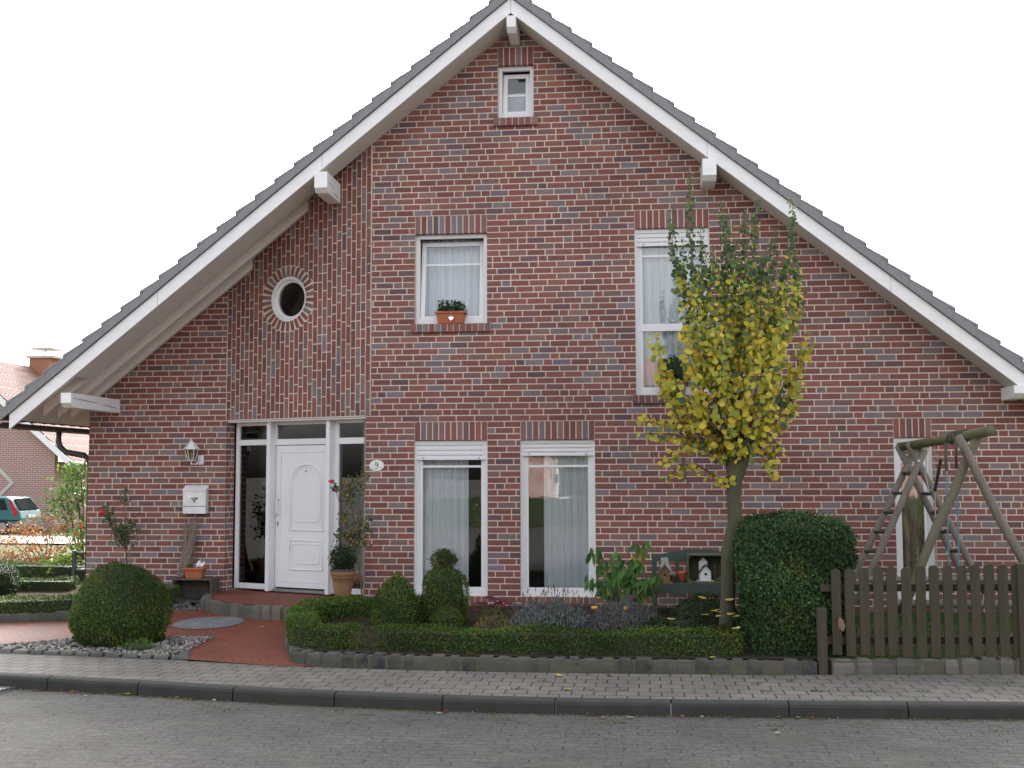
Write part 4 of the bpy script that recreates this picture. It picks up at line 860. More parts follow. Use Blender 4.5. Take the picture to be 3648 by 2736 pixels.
for k, f in enumerate((.62, .66, .70, .735, .76)):
    c = B0.lerp(B1, f); d = (B1-B0).normalized(); r_ = d.cross(Vector((0, 0, 1))).normalized(); u_ = r_.cross(d)
    MB().tube([c+(r_*math.cos(t)+u_*math.sin(t))*.066+d*.012*math.sin(t) for t in np.linspace(0, 2*PI, 16, endpoint=False)], .011, 6, closed=True).build('rope_loop', M['roped'], bs)
MB().box(tuple(c8(1060, 1640, -2.3)-Vector((0.02, .2, .02))), tuple(c8(1150, 1640, -2.3)+Vector((.02, .2, .01)))).build('seat', M['pole'], bs)
# a low rail of round timber on the lawn behind the fence
lr = MB(); lr.tube([at(3060, 2065, -1.2), at(3648, 2065, -1.2)], .04, 8); tag(lr.build('timber_rail', M['pole']), 'horizontal round timber lying low behind the pickets', 'timber')
lr = MB(); lr.tube([at(3190, 2150, -.9), at(3700, 2155, -.9)], .05, 8); tag(lr.build('timber_rail', M['pole']), 'lower round timber on the lawn close to the house wall', 'timber')

# ------------------------------------------------------------------ wall lamp, mailbox, house number
LY = .80; lp = thing('wall_lantern', 'white wall lantern with beige glass beside the door', 'lamp', (-2.80, .98, 2.2))
cx = -2.80; bevel(MB().lathe([(.0, 0), (.045, 0), (.06, .02), (.06, .10), (.045, .14), (.0, .15)], (0, 0, 0), 16).build('backplate', M['white2'], lp), .003)
bp_ = lp.children[0]; bp_.matrix_basis = Matrix.Identity(4)
for v in bp_.data.vertices: x, y, z = v.co; v.co = (cx+.035+x*.85, .975-max(0, -y)*.35, 2.12+z)
cx -= .04
MB().tube([(cx+.05, .96, 2.19), (cx+.04, .90, 2.13), (cx, LY, 2.125), (cx, LY, 2.17)], .011, 8).build('arm', M['white2'], lp, smooth=True)
ca = MB(); 
def hexr(r, z, n=6): return [(cx+r*math.cos(2*PI*k/n+.26), LY+r*math.sin(2*PI*k/n+.26), z) for k in range(n)]
a, b = hexr(.052, 2.185), hexr(.098, 2.345)
for k in range(6): ca.tube([a[k], b[k]], .006, 5)
ca.tube(a, .007, 5, closed=True); ca.tube(b, .008, 5, closed=True); ca.lathe([(.004, -.05), (.012, -.045), (.008, -.025), (.014, -.015), (.05, 0), (.05, .006)], (cx, LY, 2.182), 12); ca.build('cage', M['white2'], lp)
gm = MB(); gm.add(a+b, [(k, (k+1) % 6, (k+1) % 6+6, k+6) for k in range(6)]); gm.build('glass', M['lantern'], lp)
rf = MB(); rf.add(hexr(.122, 2.348)+hexr(.12, 2.355)+hexr(.075, 2.40)+hexr(.05, 2.44)+hexr(.02, 2.46), [(6*i+k, 6*i+(k+1) % 6, 6*i+6+(k+1) % 6, 6*i+6+k) for i in range(4) for k in range(6)]+[(24, 25, 26, 27, 28, 29), (5, 4, 3, 2, 1, 0)]); rf.lathe([(.012, 0), (.016, .01), (.006, .02), (.008, .03), (.001, .045)], (cx, LY, 2.458), 8); rf.build('roof', M['white2'], lp)
MB().tube([(cx, LY, 2.2), (cx, LY, 2.30)], .014, 8).build('bulb', M['white2'], lp)
mbx = thing('mailbox', 'white wall mailbox with a black post horn beside the door', 'mailbox', (-2.8, .9, 1.4))
x0, x1 = -2.985, -2.635; yb, yf, yt = .975, .865, .90
mb = MB(); mb.prism([(yf, 1.40), (yf, 1.735), (yf+.005, 1.745), (yb, 1.745), (yb, 1.40)], x0, x1, lambda a, b, c: (b, a, c)); bevel(mb.build('box', M['white2'], mbx), .004)
mb = MB(); mb.prism([(yf-.012, 1.735), (yf-.012, 1.752), (yb-.01, 1.815), (yb, 1.815), (yb, 1.745), (yf+.006, 1.737)], x0-.006, x1+.006, lambda a, b, c: (b, a, c)); bevel(mb.build('lid', M['white2'], mbx), .003)
MB().box((x0+.001, yf-.0035, 1.505), (x1-.001, yf-.0005, 1.511)).build('slot', M['dark'], mbx)
MB().tube([(-2.81, yf-.001, 1.712), (-2.81, yf-.006, 1.712)], .010, 10).build('lock', M['metal'], mbx)
em = MB(); ex, ez, ey = -2.81, 1.612, yf-.004
em.tube([(ex+.020*math.cos(t), ey, ez+.020*math.sin(t)) for t in np.linspace(0, 2*PI, 16, endpoint=False)], .0052, 6, closed=True)
em.tube([(ex-.012, ey, ez-.016), (ex-.03, ey, ez+.002), (ex-.045, ey, ez+.012)], [.005, .004, .003], 6); em.tube([(ex-.045, ey, ez+.006), (ex-.050, ey, ez+.018)], .004, 6)
em.tube([(ex+.010, ey, ez-.018), (ex+.030, ey, ez+.002), (ex+.045, ey, ez+.022)], [.005, .007, .016], 8)
em.tube([(ex, ey, ez-.02), (ex-.002, ey, ez-.048)], [.004, .009], 5); em.tube([(ex-.012, ey, ez-.040), (ex+.014, ey, ez-.046)], .004, 5)
em.build('post_horn', M['black'], mbx)
nb = thing('house_number', 'oval white enamel house number 9 beside the door', 'house number', (.127, -.01, 2.09))
pl = []
for i in range(48):
    t = 2*PI*i/48; k = 1+.035*math.cos(12*t); pl.append((.127+.104*k*math.cos(t), 2.09+.075*k*math.sin(t)))
pm = MB().prism(pl, -.012, -.002, fr_plain).build('plate', M['enamel'], nb); bevel(pm, .003)
nm = MB(); nx, nz = .125, 2.112
nm.tube([(nx+.019*math.cos(t), -.0135, nz+.021*math.sin(t)) for t in np.linspace(0, 2*PI, 16, endpoint=False)], .0042, 5, closed=True)
nm.tube([(nx+.020, -.0135, nz+.012), (nx+.020, -.0135, nz-.035), (nx+.012, -.0135, nz-.056), (nx-.004, -.0135, nz-.062), (nx-.016, -.0135, nz-.055)], .0042, 5); nm.build('digit', M['navy'], nb)
for q in ((-.075, 2.08), (.078, 2.1), (-.06, 2.055), (.07, 2.06), (.05, 2.045), (-.04, 2.042)): 
    MB().tube([(.127+q[0]*1.0, -.0125, q[1]), (.127+q[0]+.012, -.0125, q[1]+.008)], .004, 5).build('painted_leaf', M['palewood'], nb)

# ------------------------------------------------------------------ crates, pots and planters
def plank_crate(name, label, x0, x1, y0, y1, z0, z1, m, npl=4, t=.018, rot=0):
    r = thing(name, label, 'crate', ((x0+x1)/2, y0, z0))
    w_ = (x1-x0-2*t)/npl
    for i in range(npl): MB().box((x0+t+i*w_+.003, y1-t, z0+t), (x0+t+(i+1)*w_-.004, y1-.002, z1-t)).build('plank', M[m], r)
    for (a, b) in (((x0, y0, z0), (x1, y1, z0+t)), ((x0, y0, z1-t), (x1, y1, z1))): bevel(MB().box(a, b).build('side_board', M[m], r), .004)
    for (a, b) in (((x0, y0+.002, z0+t), (x0+t, y1, z1-t)), ((x1-t, y0+.002, z0+t), (x1, y1, z1-t))): bevel(MB().box(a, b).build('end_board', M[m], r), .004)
    for (xa, xb) in ((x0+t, x0+t+.04), (x1-t, x1-t-.04)):
        for (za, zc) in ((z0+t, z0+t+.04), (z1-t, z1-t-.04)): MB().prism([(xa, za), (xb, za), (xa, zc)], y0+.02, y1-t, fr_plain).build('corner_block', M[m], r)
    return r
cz0 = .155; ct = at(680, 2063, .45).z
plank_crate('wooden_crate', 'old open wooden crate on its side below the mailbox', at(612, 2100, .45).x, at(752, 2100, .45).x, .45, .80, cz0, ct, 'crate')
def trough(x0, x1, yc, z0, hgt, dep, parent, m='terra', flare=.03):
    mb = MB(); 
    def ringp(e, z): return [(x0-e, yc-dep/2-e, z), (x1+e, yc-dep/2-e, z), (x1+e, yc+dep/2+e, z), (x0-e, yc+dep/2+e, z)]
    L_ = [ringp(0, z0), ringp(flare*.8, z0+hgt*.78), ringp(flare, z0+hgt*.80), ringp(flare+.012, z0+hgt*.82), ringp(flare+.014, z0+hgt), ringp(flare-.008, z0+hgt), ringp(flare-.02, z0+hgt*.85)]
    vs = [p for r in L_ for p in r]; fs = [(4*i+k, 4*i+(k+1) % 4, 4*i+4+(k+1) % 4, 4*i+4+k) for i in range(6) for k in range(4)]+[(3, 2, 1, 0), (24, 25, 26, 27)]
    mb.add(vs, fs); return bevel(mb.build('pot', M[m], parent), .006)
tr = thing('planter', 'orange terracotta trough standing on the old crate', 'planter', (-2.55, .58, ct))
xa, xb = at(668, 2040, .58).x, at(722, 2040, .58).x; trough(xa, xb, .58, ct, .155, .13, tr); MB().box((xa, .52, ct+.1), (xb, .64, ct+.14)).build('soil', M['soil'], tr)
P = rng.uniform(0, 1, (60, 3))*[.08, .08, .08]+[xa, .54, ct+.13]; leaves('plant', P, rng.normal(0, 1, (60, 3)), .03, palette(60, [(.12, .08, .04), (.1, .12, .04)]), M['leaf'], tr)
bd = MB(); bx, by, bz = xb-.04, .56, ct+.155
bd.tube([(bx-.05, by, bz+.0), (bx-.02, by, bz+.035), (bx, by, bz+.06), (bx+.01, by, bz+.08)], [.012, .035, .03, .022], 10); bd.tube([(bx, by, bz+.03), (bx+.04, by, bz+.045), (bx+.075, by, bz+.085)], [.028, .018, .006], 8); bd.tube([(bx+.01, by-.01, bz+.085), (bx-.02, by-.03, bz+.09)], [.02, .003], 8); bd.tube([(bx+.01, by, bz+.02), (bx+.05, by-.03, bz+.02), (bx+.085, by-.03, bz+.06), (bx+.08, by-.02, bz+.09)], [.01, .018, .01, .004], 6)
tag(bd.build('bird_figurine', M['white2'], smooth=True), 'small white glazed bird figurine sitting in the terracotta trough', 'figurine')
# bundle of switches leaning against the wall
bn = thing('twig_bundle', 'tall bundle of dry twigs standing on the crate against the wall', 'twigs', (-2.72, .7, ct))
mb = MB(); b0 = at(643, 2055, .68)
for i in range(110):
    a = b0+Vector((rnd.uniform(-.04, .05), rnd.uniform(-.05, .04), 0)); tx_ = rnd.uniform(-.03, .20); ty = rnd.uniform(1840, 1960); t = at(655+tx_*230, ty, .93)
    m_ = a.lerp(t, .5)+Vector((rnd.uniform(-.02, .02)+.03, rnd.uniform(-.02, .02), 0)); mb.tube([a, m_, t+Vector((rnd.uniform(-.04, .04), 0, 0))], [.006, .0055, .003], 4)
mb.build('twigs', mat('dry twigs', (.26, .21, .17), .9, c2=(.16, .125, .10), scale=20), bn)
tag(bn.children[0]); 
# tall pot with a box ball on the landing
pt = thing('plant_pot', 'tall mossy terracotta pot with a box ball on the landing', 'plant pot', (-.26, -.28, .268))
pp = at(1221, 2142, -.28); px_, pz_ = pp.x, .268
mb = MB(); mb.lathe([(.085, 0), (.098, .02), (.115, .12), (.135, .24), (.145, .31), (.155, .315), (.158, .33), (.155, .345), (.165, .35), (.168, .365), (.172, .39), (.168, .40), (.14, .40)], (px_, -.28, pz_), 28); mb.build('pot', M['terram'], pt, smooth=True)
mb = MB()
for k in range(5): mb.tube([(px_+(.15+.008*math.sin(5*t+k))*math.cos(t), -.28+(.15+.008*math.sin(4*t+k*2))*math.sin(t), pz_+.415+.012*math.sin(7*t+k*1.3)) for t in np.linspace(0, 2*PI, 28, endpoint=False)], .012, 5, closed=True)
mb.build('wicker_ring', M['wicker'], pt)
bush('', '', '', px_-.01, -.28, pz_+.41, [(0, .10), (.05, .145), (.13, .165), (.21, .15), (.27, .09), (.31, .02)], 1500, .03, cols=[(.03, .07, .03), (.05, .10, .04), (.02, .05, .025)], w=None, root=pt, fuzz=.035, bump=.03)
# window box on the tilted upper window
wb = thing('window_planter', 'terracotta planter with two small box plants and a silver heart on the upper sill', 'planter', (1.1, -.03, 4.0))
wz = WIN['U'][2]; wx0, wx1 = at(1562, 1150, .02).x, at(1652, 1150, .02).x
trough(wx0, wx1, .012, wz+.001, .17, .09, wb, flare=.025)
for q in (1585, 1630):
    c = at(q, 1100, .01); bush('', '', '', c.x, .012, wz+.15, [(0, .05), (.05, .085), (.11, .08), (.15, .03)], 330, .034, cols=[(.04, .09, .035), (.025, .06, .03)], w=None, root=wb, fuzz=.03, bump=.02)
hm = MB(); hc = at(1607, 1134, -.08)
hp_ = [(16*math.sin(t)**3, 13*math.cos(t)-5*math.cos(2*t)-2*math.cos(3*t)-math.cos(4*t)) for t in np.linspace(0, 2*PI, 28, endpoint=False)]
hm.prism([(hc.x+x*.0022, hc.z+z*.0022) for x, z in hp_], -.085, -.07, fr_plain); hm.tube([(hc.x, -.078, hc.z+.02), (hc.x, -.078, hc.z+.065)], .003, 4); bevel(hm.build('heart', M['silver'], wb), .005)
# planter on the sill behind the tree
wp = thing('window_planter', 'dark terracotta planter with a bushy plant behind the ginkgo leaves', 'planter', (4.2, -.03, 3.05))
wz = WIN['UR'][2]; trough(at(2355, 1390, 0).x, at(2440, 1390, 0).x, .0, wz+.001, .19, .10, wp, 'rust', .025)
c = at(2398, 1320, 0); bush('', '', '', c.x, 0, wz+.17, [(0, .08), (.08, .16), (.2, .15), (.3, .07), (.34, .02)], 700, .04, cols=[(.04, .08, .03), (.02, .05, .025)], w=None, root=wp, fuzz=.05, bump=.03)

# ------------------------------------------------------------------ roses
def rose(label, stem, heads, flowers, Y, cols, cane='twig', stake=None):
    r = thing('rose_standard', label, 'rose', tuple(at(*stem[0], Y)), None); mb = MB(); P3 = [at(x, y, Y) for x, y in stem]; mb.tube(P3, [.014]+[.011]*(len(P3)-1), 7)
    if stake: a, b = stake; mb2 = MB(); mb2.tube([at(*a, Y-.03), at(*b, Y-.03)], .010, 6); mb2.build('stake', M['pole'], r)
    top = P3[-1]; C = []; N = []
    for (x, y, rx, ry, n) in heads:
        c = at(x, y, Y); mb.tube([top, top.lerp(c, .6)+Vector((rnd.uniform(-.02, .02), rnd.uniform(-.03, .03), 0)), c], [.007, .005, .003], 5)
        for i in range(int(n*2.2)):
            q = Vector((rnd.gauss(0, .5), rnd.gauss(0, .6), rnd.gauss(0, .5))); C.append(c+Vector((q.x*rx/275, q.y*rx/275, q.z*ry/275))); N.append((q.x, q.y-.4, .5))
    mb.build('stem', M['twig'], r); n = len(C)
    leaves('foliage', np.array(C), np.array(N), rng.uniform(.03, .055, n), palette(n, cols), M['leaf'], r, OVAL, fold=.2)
    for (x, y, s) in flowers:
        f = MB(); c = at(x, y, Y-.05)
        for k in range(9):
            g = k*2.4; rr = s*.35*(k/9); f.lathe([(.002, -s*.4), (s*.45, -s*.1), (s*.5, s*.2), (s*.35, s*.42), (.002, s*.3)], (c.x+rr*math.cos(g), c.y+rr*math.sin(g), c.z), 7)
        f.build('flower', M['red'], r)
RC = [(.03, .07, .04), (.05, .10, .04), (.09, .13, .04), (.14, .15, .05)]
rose('slim standard rose with one red bloom in front of the right side light', [(1293, 2195), (1288, 2100), (1278, 2010), (1270, 1965)], [(1232, 1905, 42, 30, 75), (1300, 1880, 35, 40, 60), (1225, 1850, 22, 30, 26), (1245, 1770, 22, 40, 40), (1240, 1735, 20, 40, 30), (1290, 1720, 22, 50, 22), (1198, 1740, 12, 14, 16), (1190, 1738, 10, 12, 10), (1305, 1690, 16, 12, 8), (1275, 1930, 45, 25, 50)], [(1180, 1715, .055)], -.85, RC+[(.3, .18, .03)], stake=((1298, 2195), (1293, 1975)))
rose('small standard rose with a red bloom near the house corner', [(455, 2110), (452, 2000), (448, 1960)], [(440, 1920, 42, 35, 70), (470, 1880, 28, 40, 60), (430, 1890, 28, 30, 50), (395, 1860, 22, 22, 22), (385, 1820, 26, 26, 30), (440, 1785, 40, 14, 16), (375, 1850, 18, 12, 12), (448, 1755, 12, 20, 12)], [(363, 1828, .065)], .1, RC, stake=((465, 2110), (460, 1960)))

# ------------------------------------------------------------------ perennials in the front bed
def spikes(label, name, cat, x0, x1, yc, z0, hgt, n, cols, Y, size=.05, stalks=0, group=None, flower=None, dep=.28):
    r = thing(name, label, cat, ((x0+x1)/2, Y, z0), group); cx_ = (x0+x1)/2; hx = (x1-x0)/2
    u_ = rng.uniform(-1, 1, (n, 2)); k = np.sqrt((u_**2).sum(1)); m = k < 1; u_ = u_[m]; k = k[m]; n = len(u_)
    zt = hgt*(1-.55*k**2)*(1+.10*np.sin(u_[:, 0]*9)); z = z0+zt*rng.uniform(.35, 1, n)
    C = np.stack([cx_+u_[:, 0]*hx, Y+u_[:, 1]*dep, z], 1); N = np.stack([u_[:, 0]*.6, u_[:, 1]-.3, rng.uniform(0, .6, n)], 1); U = np.stack([u_[:, 0]*.5, u_[:, 1]*.5, np.full(n, .9)], 1)
    leaves('foliage', C, N, size*rng.uniform(.7, 1.3, n), palette(n, cols), M['leaf'], r, [(0, 0), (.4, .12), (1, 0), (.4, -.12)], up=U)
    mb = MB(); mb.lathe([(hx*.85, 0), (hx*.8, hgt*.35), (hx*.4, hgt*.62), (.01, hgt*.7)], (0, 0, 0), 14)
    mb.v = [(cx_+a, Y+b*dep/hx, z0+c) for a, b, c in mb.v]; mb.build('twigs', M['core'], r)  # twigs here: the same light-blocking core, shaped as a mound
    if stalks:
        st = MB()
        for i in range(stalks):
            a = rnd.uniform(-.9, .9); p = Vector((cx_+a*hx, Y+rnd.uniform(-.5, .8)*dep, z0+hgt*(1-.5*a*a)*.8)); q = p+Vector((rnd.uniform(-.05, .05)+a*.04, rnd.uniform(-.03, .03), rnd.uniform(.10, .22)))
            st.tube([p, q], .0018, 3); st.tube([q, q+(q-p)*.18], [.006, .003], 4)
        st.build('flower_stalks', M['wicker'], r)
    return r
LV = [(.16, .20, .18), (.22, .25, .24), (.12, .16, .13), (.17, .17, .19)]
pxl = lambda x, Y: at(x, 2150, Y).x
spikes('grey green lavender cushion under the right tall window', 'lavender', 'lavender', pxl(1815, -2.3), pxl(2110, -2.3), 0, .12, .40, 6500, LV, -2.3, stalks=90)
spikes('purple grey lavender cushion right of the first, below the leafy shrub', 'lavender', 'lavender', pxl(2095, -2.35), pxl(2345, -2.35), 0, .12, .42, 6000, [(.17, .16, .18), (.20, .19, .20), (.12, .12, .13), (.14, .17, .14)], -2.35, stalks=40)
sd = spikes('sedum clump with dark red flower heads below the window pier', 'sedum', 'perennial', pxl(1700, -1.7), pxl(1825, -1.7), 0, .13, .27, 700, [(.12, .12, .05), (.18, .15, .05), (.09, .09, .05), (.20, .17, .06)], -1.7, .05)
fh = MB()
for (x, y) in ((1742, 2128), (1765, 2135), (1790, 2142), (1720, 2150), (1752, 2158), (1800, 2165), (1695, 2175), (1775, 2150), (1812, 2150)):
    c = at(x, y, -1.75); fh.lathe([(.004, -.012), (.05, -.004), (.055, .006), (.03, .016), (.003, .018)], tuple(c), 9, wob=.15)
fh.build('flower_heads', M['plum'], sd)
spikes('bronze and yellow leaved perennial clump left of the lavender', 'perennial_clump', 'perennial', pxl(1690, -2.4), pxl(1830, -2.4), 0, .12, .25, 1100, [(.25, .22, .06), (.12, .09, .06), (.16, .10, .06), (.10, .10, .05)], -2.4, .045)
for (x, y, lab) in ((2118, 2166, 'yellow orange flower head between the two lavender cushions'), (2228, 2168, 'withered tan leaf tip standing above the right lavender')):
    f = MB(); c = at(x, y, -2.65); f.lathe([(.003, -.02), (.03, -.012), (.04, .0), (.032, .018), (.003, .024)], tuple(c), 11, wob=.1); tag(f.build('marigold', M['orange']), lab, 'flower')
    if x > 2200: 
        for v in bpy.data.objects['marigold.001'].data.vertices: v.co.x = c.x+(v.co.x-c.x)*.45; v.co.z = c.z+(v.co.z-c.z)*1.1
# leafy shrub with hanging pointed leaves
sh = thing('leafy_shrub', 'green shrub with hanging pointed leaves right of the window pair', 'shrub', tuple(at(2215, 2220, -1.5)))
mb = MB(); C = []; N = []; U = []
for (tx_, ty) in ((2110, 1945), (2150, 1990), (2190, 1960), (2235, 1985), (2288, 1920), (2270, 1990), (2215, 2020), (2170, 2045), (2250, 2060), (2105, 2055), (2320, 2050), (2345, 2040), (2300, 2090), (2140, 2090), (2200, 2080), (2255, 2010)):
    Y = -1.5+rnd.uniform(-.25, .25); a = at(2215+rnd.uniform(-15, 15), 2220, -1.5); t = at(tx_, ty, Y); m_ = a.lerp(t, .6)+Vector((0, 0, .08)); mb.tube([a, m_, t], [.008, .005, .002], 5)
    n = 17
    for i in range(n):
        f = .45+.55*rnd.random(); q = m_.lerp(t, (f-.45)/.55); C.append(q+Vector((rnd.uniform(-.06, .06), rnd.uniform(-.06, .06), rnd.uniform(-.03, .03)))); N.append((rnd.uniform(-.6, .6), -1, .3)); U.append((rnd.uniform(-.4, .4), rnd.uniform(-.2, .2), -1))
mb.build('stems', M['twig'], sh); n = len(C); leaves('foliage', np.array(C), np.array(N), rng.uniform(.11, .18, n), palette(n, [(.07, .17, .04), (.05, .13, .035), (.10, .20, .05), (.28, .28, .05)], [.4, .35, .2, .05]), M['leaf'], sh, [(0, 0), (.3, .17), (.65, .13), (1, 0), (.65, -.13), (.3, -.17)], up=np.array(U), fold=.25, jit=.3)
# low dark ground cover in the right part of the bed
for i, (x, y, wd, hh, lab) in enumerate(((2400, 2225, 95, .27, 'dark low cotoneaster left of the ginkgo trunk below the bench'), (2530, 2225, 85, .20, 'dark low cotoneaster strewn with yellow leaves at the ginkgo foot'), (2500, 2150, 110, .36, 'taller dark cotoneaster right under the bench seat'), (2000, 2270, 60, .05, 'creeping green cover behind the hedge below the lavender'))):
    Y = (-2.6, -2.9, -1.5, -3.0)[i]; c = at(x, y, Y); bush('cotoneaster', lab, 'ground cover', c.x, Y, .12, [(0, wd/310), (hh*.5, wd/300), (hh*.85, wd/420), (hh, wd/900), (hh+.02, .01)], 2600, .03, cols=[(.025, .055, .025), (.04, .08, .03), (.05, .06, .035)], w=None, fuzz=.03, bump=.03, sy=.6)

# ------------------------------------------------------------------ bench with crate, bird houses and pots
BY = -.75; bn = thing('garden_bench', 'dark green wooden bench against the house wall, stacked with garden ornaments', 'bench', (4.4, BY, .2))
bx0, bx1 = at(2325, 2100, BY-.2).x, at(2660, 2100, BY-.2).x; bz = .60
for k in range(4): MB().box((bx0, BY-.22+k*.12, bz-.03), (bx1, BY-.12+k*.12, bz)).build('seat_slat', M['bench'], bn)
MB().box((bx0, BY-.24, bz-.12), (bx1, BY-.221, bz-.005)).build('apron', M['bench'], bn)
for x in (bx0, bx1-.06):
    for y in (BY-.23, BY+.24): MB().box((x, y, .12), (x+.06, y+.05, bz-.031 if y < BY else .93)).build('leg', M['bench'], bn)
mb = MB(); n = 14; top = []
for i in range(n+1):
    t = i/n; top.append((bx0+(bx1-bx0)*t, .90+.10*math.sin(PI*min(t*1.0, 1))))
mb.prism([(bx0, .84)]+[(bx1, .84)]+top[::-1], BY+.23, BY+.262, fr_plain); mb.build('back_rail', M['bench'], bn)
for i in range(6): x = bx0+.15+i*(bx1-bx0-.3)/5; MB().box((x-.022, BY+.236, bz-.02), (x+.022, BY+.256, .839)).build('back_slat', M['bench'], bn)
cr0, cr1 = at(2449, 2050, BY-.1), at(2588, 2050, BY-.1); cz1 = at(2500, 1975, BY-.1).z
plank_crate('wooden_crate', 'mossy open crate on the bench with the white bird house inside', cr0.x, cr1.x+.06, BY-.12, BY+.2, bz+.002, cz1, 'cratem', 3)
def birdhouse(label, x, y, z, w, hh, body, roof, rot=0):
    r = thing('bird_house', label, 'bird house', (x, y, z)); 
    return r
bh = birdhouse('white double bird house with dark blue roofs, one above the other', 0, 0, 0, 0, 0, 0, 0)
hx, hy, hz = at(2512, 2075, BY-.13).x, BY-.05, bz+.022; bh.location = (hx, hy, hz)
def hut(par, x, y, z, w, d, hh, body, roofm, hole=True):
    mb = MB(); mb.prism([(x-w/2, z), (x+w/2, z), (x+w/2, z+hh), (x, z+hh+w*.55), (x-w/2, z+hh)], y, y+d, fr_plain); b_ = bevel(mb.build('body', M[body], par), .002)
    for s_ in (-1, 1): MB().prism([(x, z+hh+w*.55+.004), (x, z+hh+w*.55+.018), (x+s_*(w/2+.022), z+hh-.012), (x+s_*(w/2+.018), z+hh-.022)], y-.018, y+d+.01, fr_plain).build('roof', M[roofm], par)
    mb = MB(); mb.tube([(x, y-.001, z+hh*.72), (x, y-.003, z+hh*.72)], w*.13, 14); mb.build('entrance_hole', M['dark'], b_)
    mb = MB(); mb.tube([(x, y, z+hh*.4), (x, y-.02, z+hh*.4)], .004, 6); mb.build('perch', M['white2'], b_)
hut(bh, hx-.015, hy+.06, hz, .105, .09, .235, 'white2', 'navy'); hut(bh, hx+.012, hy-.035, hz+.0, .13, .09, .12, 'white2', 'navy')
MB().box((hx-.10, hy-.06, hz-.002), (hx+.11, hy+.16, hz+.006)).build('base', M['palewood'], bh)
b2 = thing('bird_house', 'small brown wooden bird house at the left end of the bench', 'bird house', (0, 0, 0)); p = at(2369, 2090, BY-.2); b2.location = (p.x, BY-.2, bz); hut(b2, p.x, BY-.2, bz+.012, .12, .10, .13, 'rust', 'crate'); MB().box((p.x-.09, BY-.22, bz), (p.x+.10, BY-.05, bz+.012)).build('base', M['rust'], b2)
pw = MB(); p = at(2358, 2040, BY); q = at(2385, 2040, BY); pw.beam((p.x, BY+.1, .66), (p.x+.02, BY+.1, .90), .045, .02, up=(0, 1, 0)); pw.beam((q.x+.03, BY+.1, .66), (q.x-.05, BY+.1, .90), .045, .02, up=(0, 1, 0)); pw.beam((p.x-.01, BY+.1, .87), (q.x-.01, BY+.1, .87), .03, .03, up=(0, 1, 0)); tag(pw.build('wooden_stand', M['palewood']), 'pale painted trestle stand behind the brown bird house', 'stand')
def pot(label, x, y, z, r, hh, m='terra'):
    t = thing('flower_pot', label, 'flower pot', (x, y, z)); MB().lathe([(r*.66, 0), (r*.9, hh*.72), (r*.92, hh*.74), (r*1.02, hh*.75), (r*1.04, hh), (r*.92, hh), (r*.86, hh*.8)], (x, y, z), 20).build('pot', M[m], t, smooth=True); return t
pot('terracotta pot on the bench between the brown bird house and crate', at(2430, 2070, BY).x, BY-.02, bz+.002, .065, .135)
pot('small pale mossy pot on the bench next to the terracotta pot', at(2398, 2070, BY).x, BY-.02, bz+.002, .05, .09, 'cratem')
pot('terracotta pot at the right end of the bench beside the hedge', at(2632, 2085, BY).x, BY-.05, bz+.002, .06, .10)
tag(MB().prism([(at(2540, 2070, BY).x, bz+.025), (at(2585, 2070, BY).x, bz+.025), (at(2585, 2050, BY).x, bz+.12)], BY-.02, BY+.06, fr_plain).build('wooden_wedge', M['crate']), 'grey wooden wedge leaning inside the mossy crate', 'wood piece')

# ------------------------------------------------------------------ pebbles, plants and fallen leaves
n = 1500; P = []
while len(P) < n:
    x = rnd.uniform(-4.1, -1.25); y = rnd.uniform(-3.55, -2.35)
    if y > -3.13+(x+4.2)*-.13 and y < (-2.85+(x+3.3)*.75 if x < -2.6 else -2.35) and math.hypot(x+2.2, y+2.7) > .45: P.append((x, y))
    elif y > -3.18+(x+4.2)*-.147 and x > -2.6 and y < -2.45 and x < -1.56+(-2.5-y)*.27 and math.hypot(x+2.2, y+2.7) > .45: P.append((x, y))
mb = MB()
for x, y in P:
    r = rnd.uniform(.010, .024); k = rnd.uniform(.5, 1.25); c = rnd.choice([(.27, .25, .22), (.17, .17, .17), (.40, .37, .33), (.20, .16, .13), (.12, .12, .12)]); vs = []; a = rnd.uniform(0, PI); e = rnd.uniform(.6, 1)
    for z, q in ((-.3, .8), (.2, 1), (.6, .6)):
        for j in range(5): t = 2*PI*j/5; u_, v_ = r*q*math.cos(t), r*q*e*math.sin(t); vs.append((x+u_*math.cos(a)-v_*math.sin(a), y+u_*math.sin(a)+v_*math.cos(a), h(y)+.02+r*z))
    mb.add(vs, [(5*i+j, 5*i+(j+1) % 5, 5*i+5+(j+1) % 5, 5*i+5+j) for i in range(2) for j in range(5)]+[(10, 11, 12, 13, 14)], tuple(q*k for q in c))
tag(mb.build('pebbles', M['pebble'], color=True), 'grey and white pebbles around the box ball', 'pebbles', kind='stuff')
mb = MB()
for i in range(260):
    x = rnd.uniform(-3.1, -2.3); y = rnd.uniform(-.35, .9); r = rnd.uniform(.015, .035); c = rnd.uniform(.05, .16)
    mb.lathe([(r, -.01), (r*.9, r*.5), (r*.4, r*.7)], (x, y, h(y)+.01), 6, (c, c, c))
tag(mb.build('slate_chips', M['pebble'], color=True), 'dark slate chips below the crate at the wall', 'pebbles', kind='stuff')
spikes('small bright green weed at the right foot of the big box ball', 'weed', 'plant', -2.02, -1.62, 0, .02, .13, 420, [(.10, .18, .04), (.07, .14, .03), (.15, .22, .06)], -3.2, .04, dep=.16)
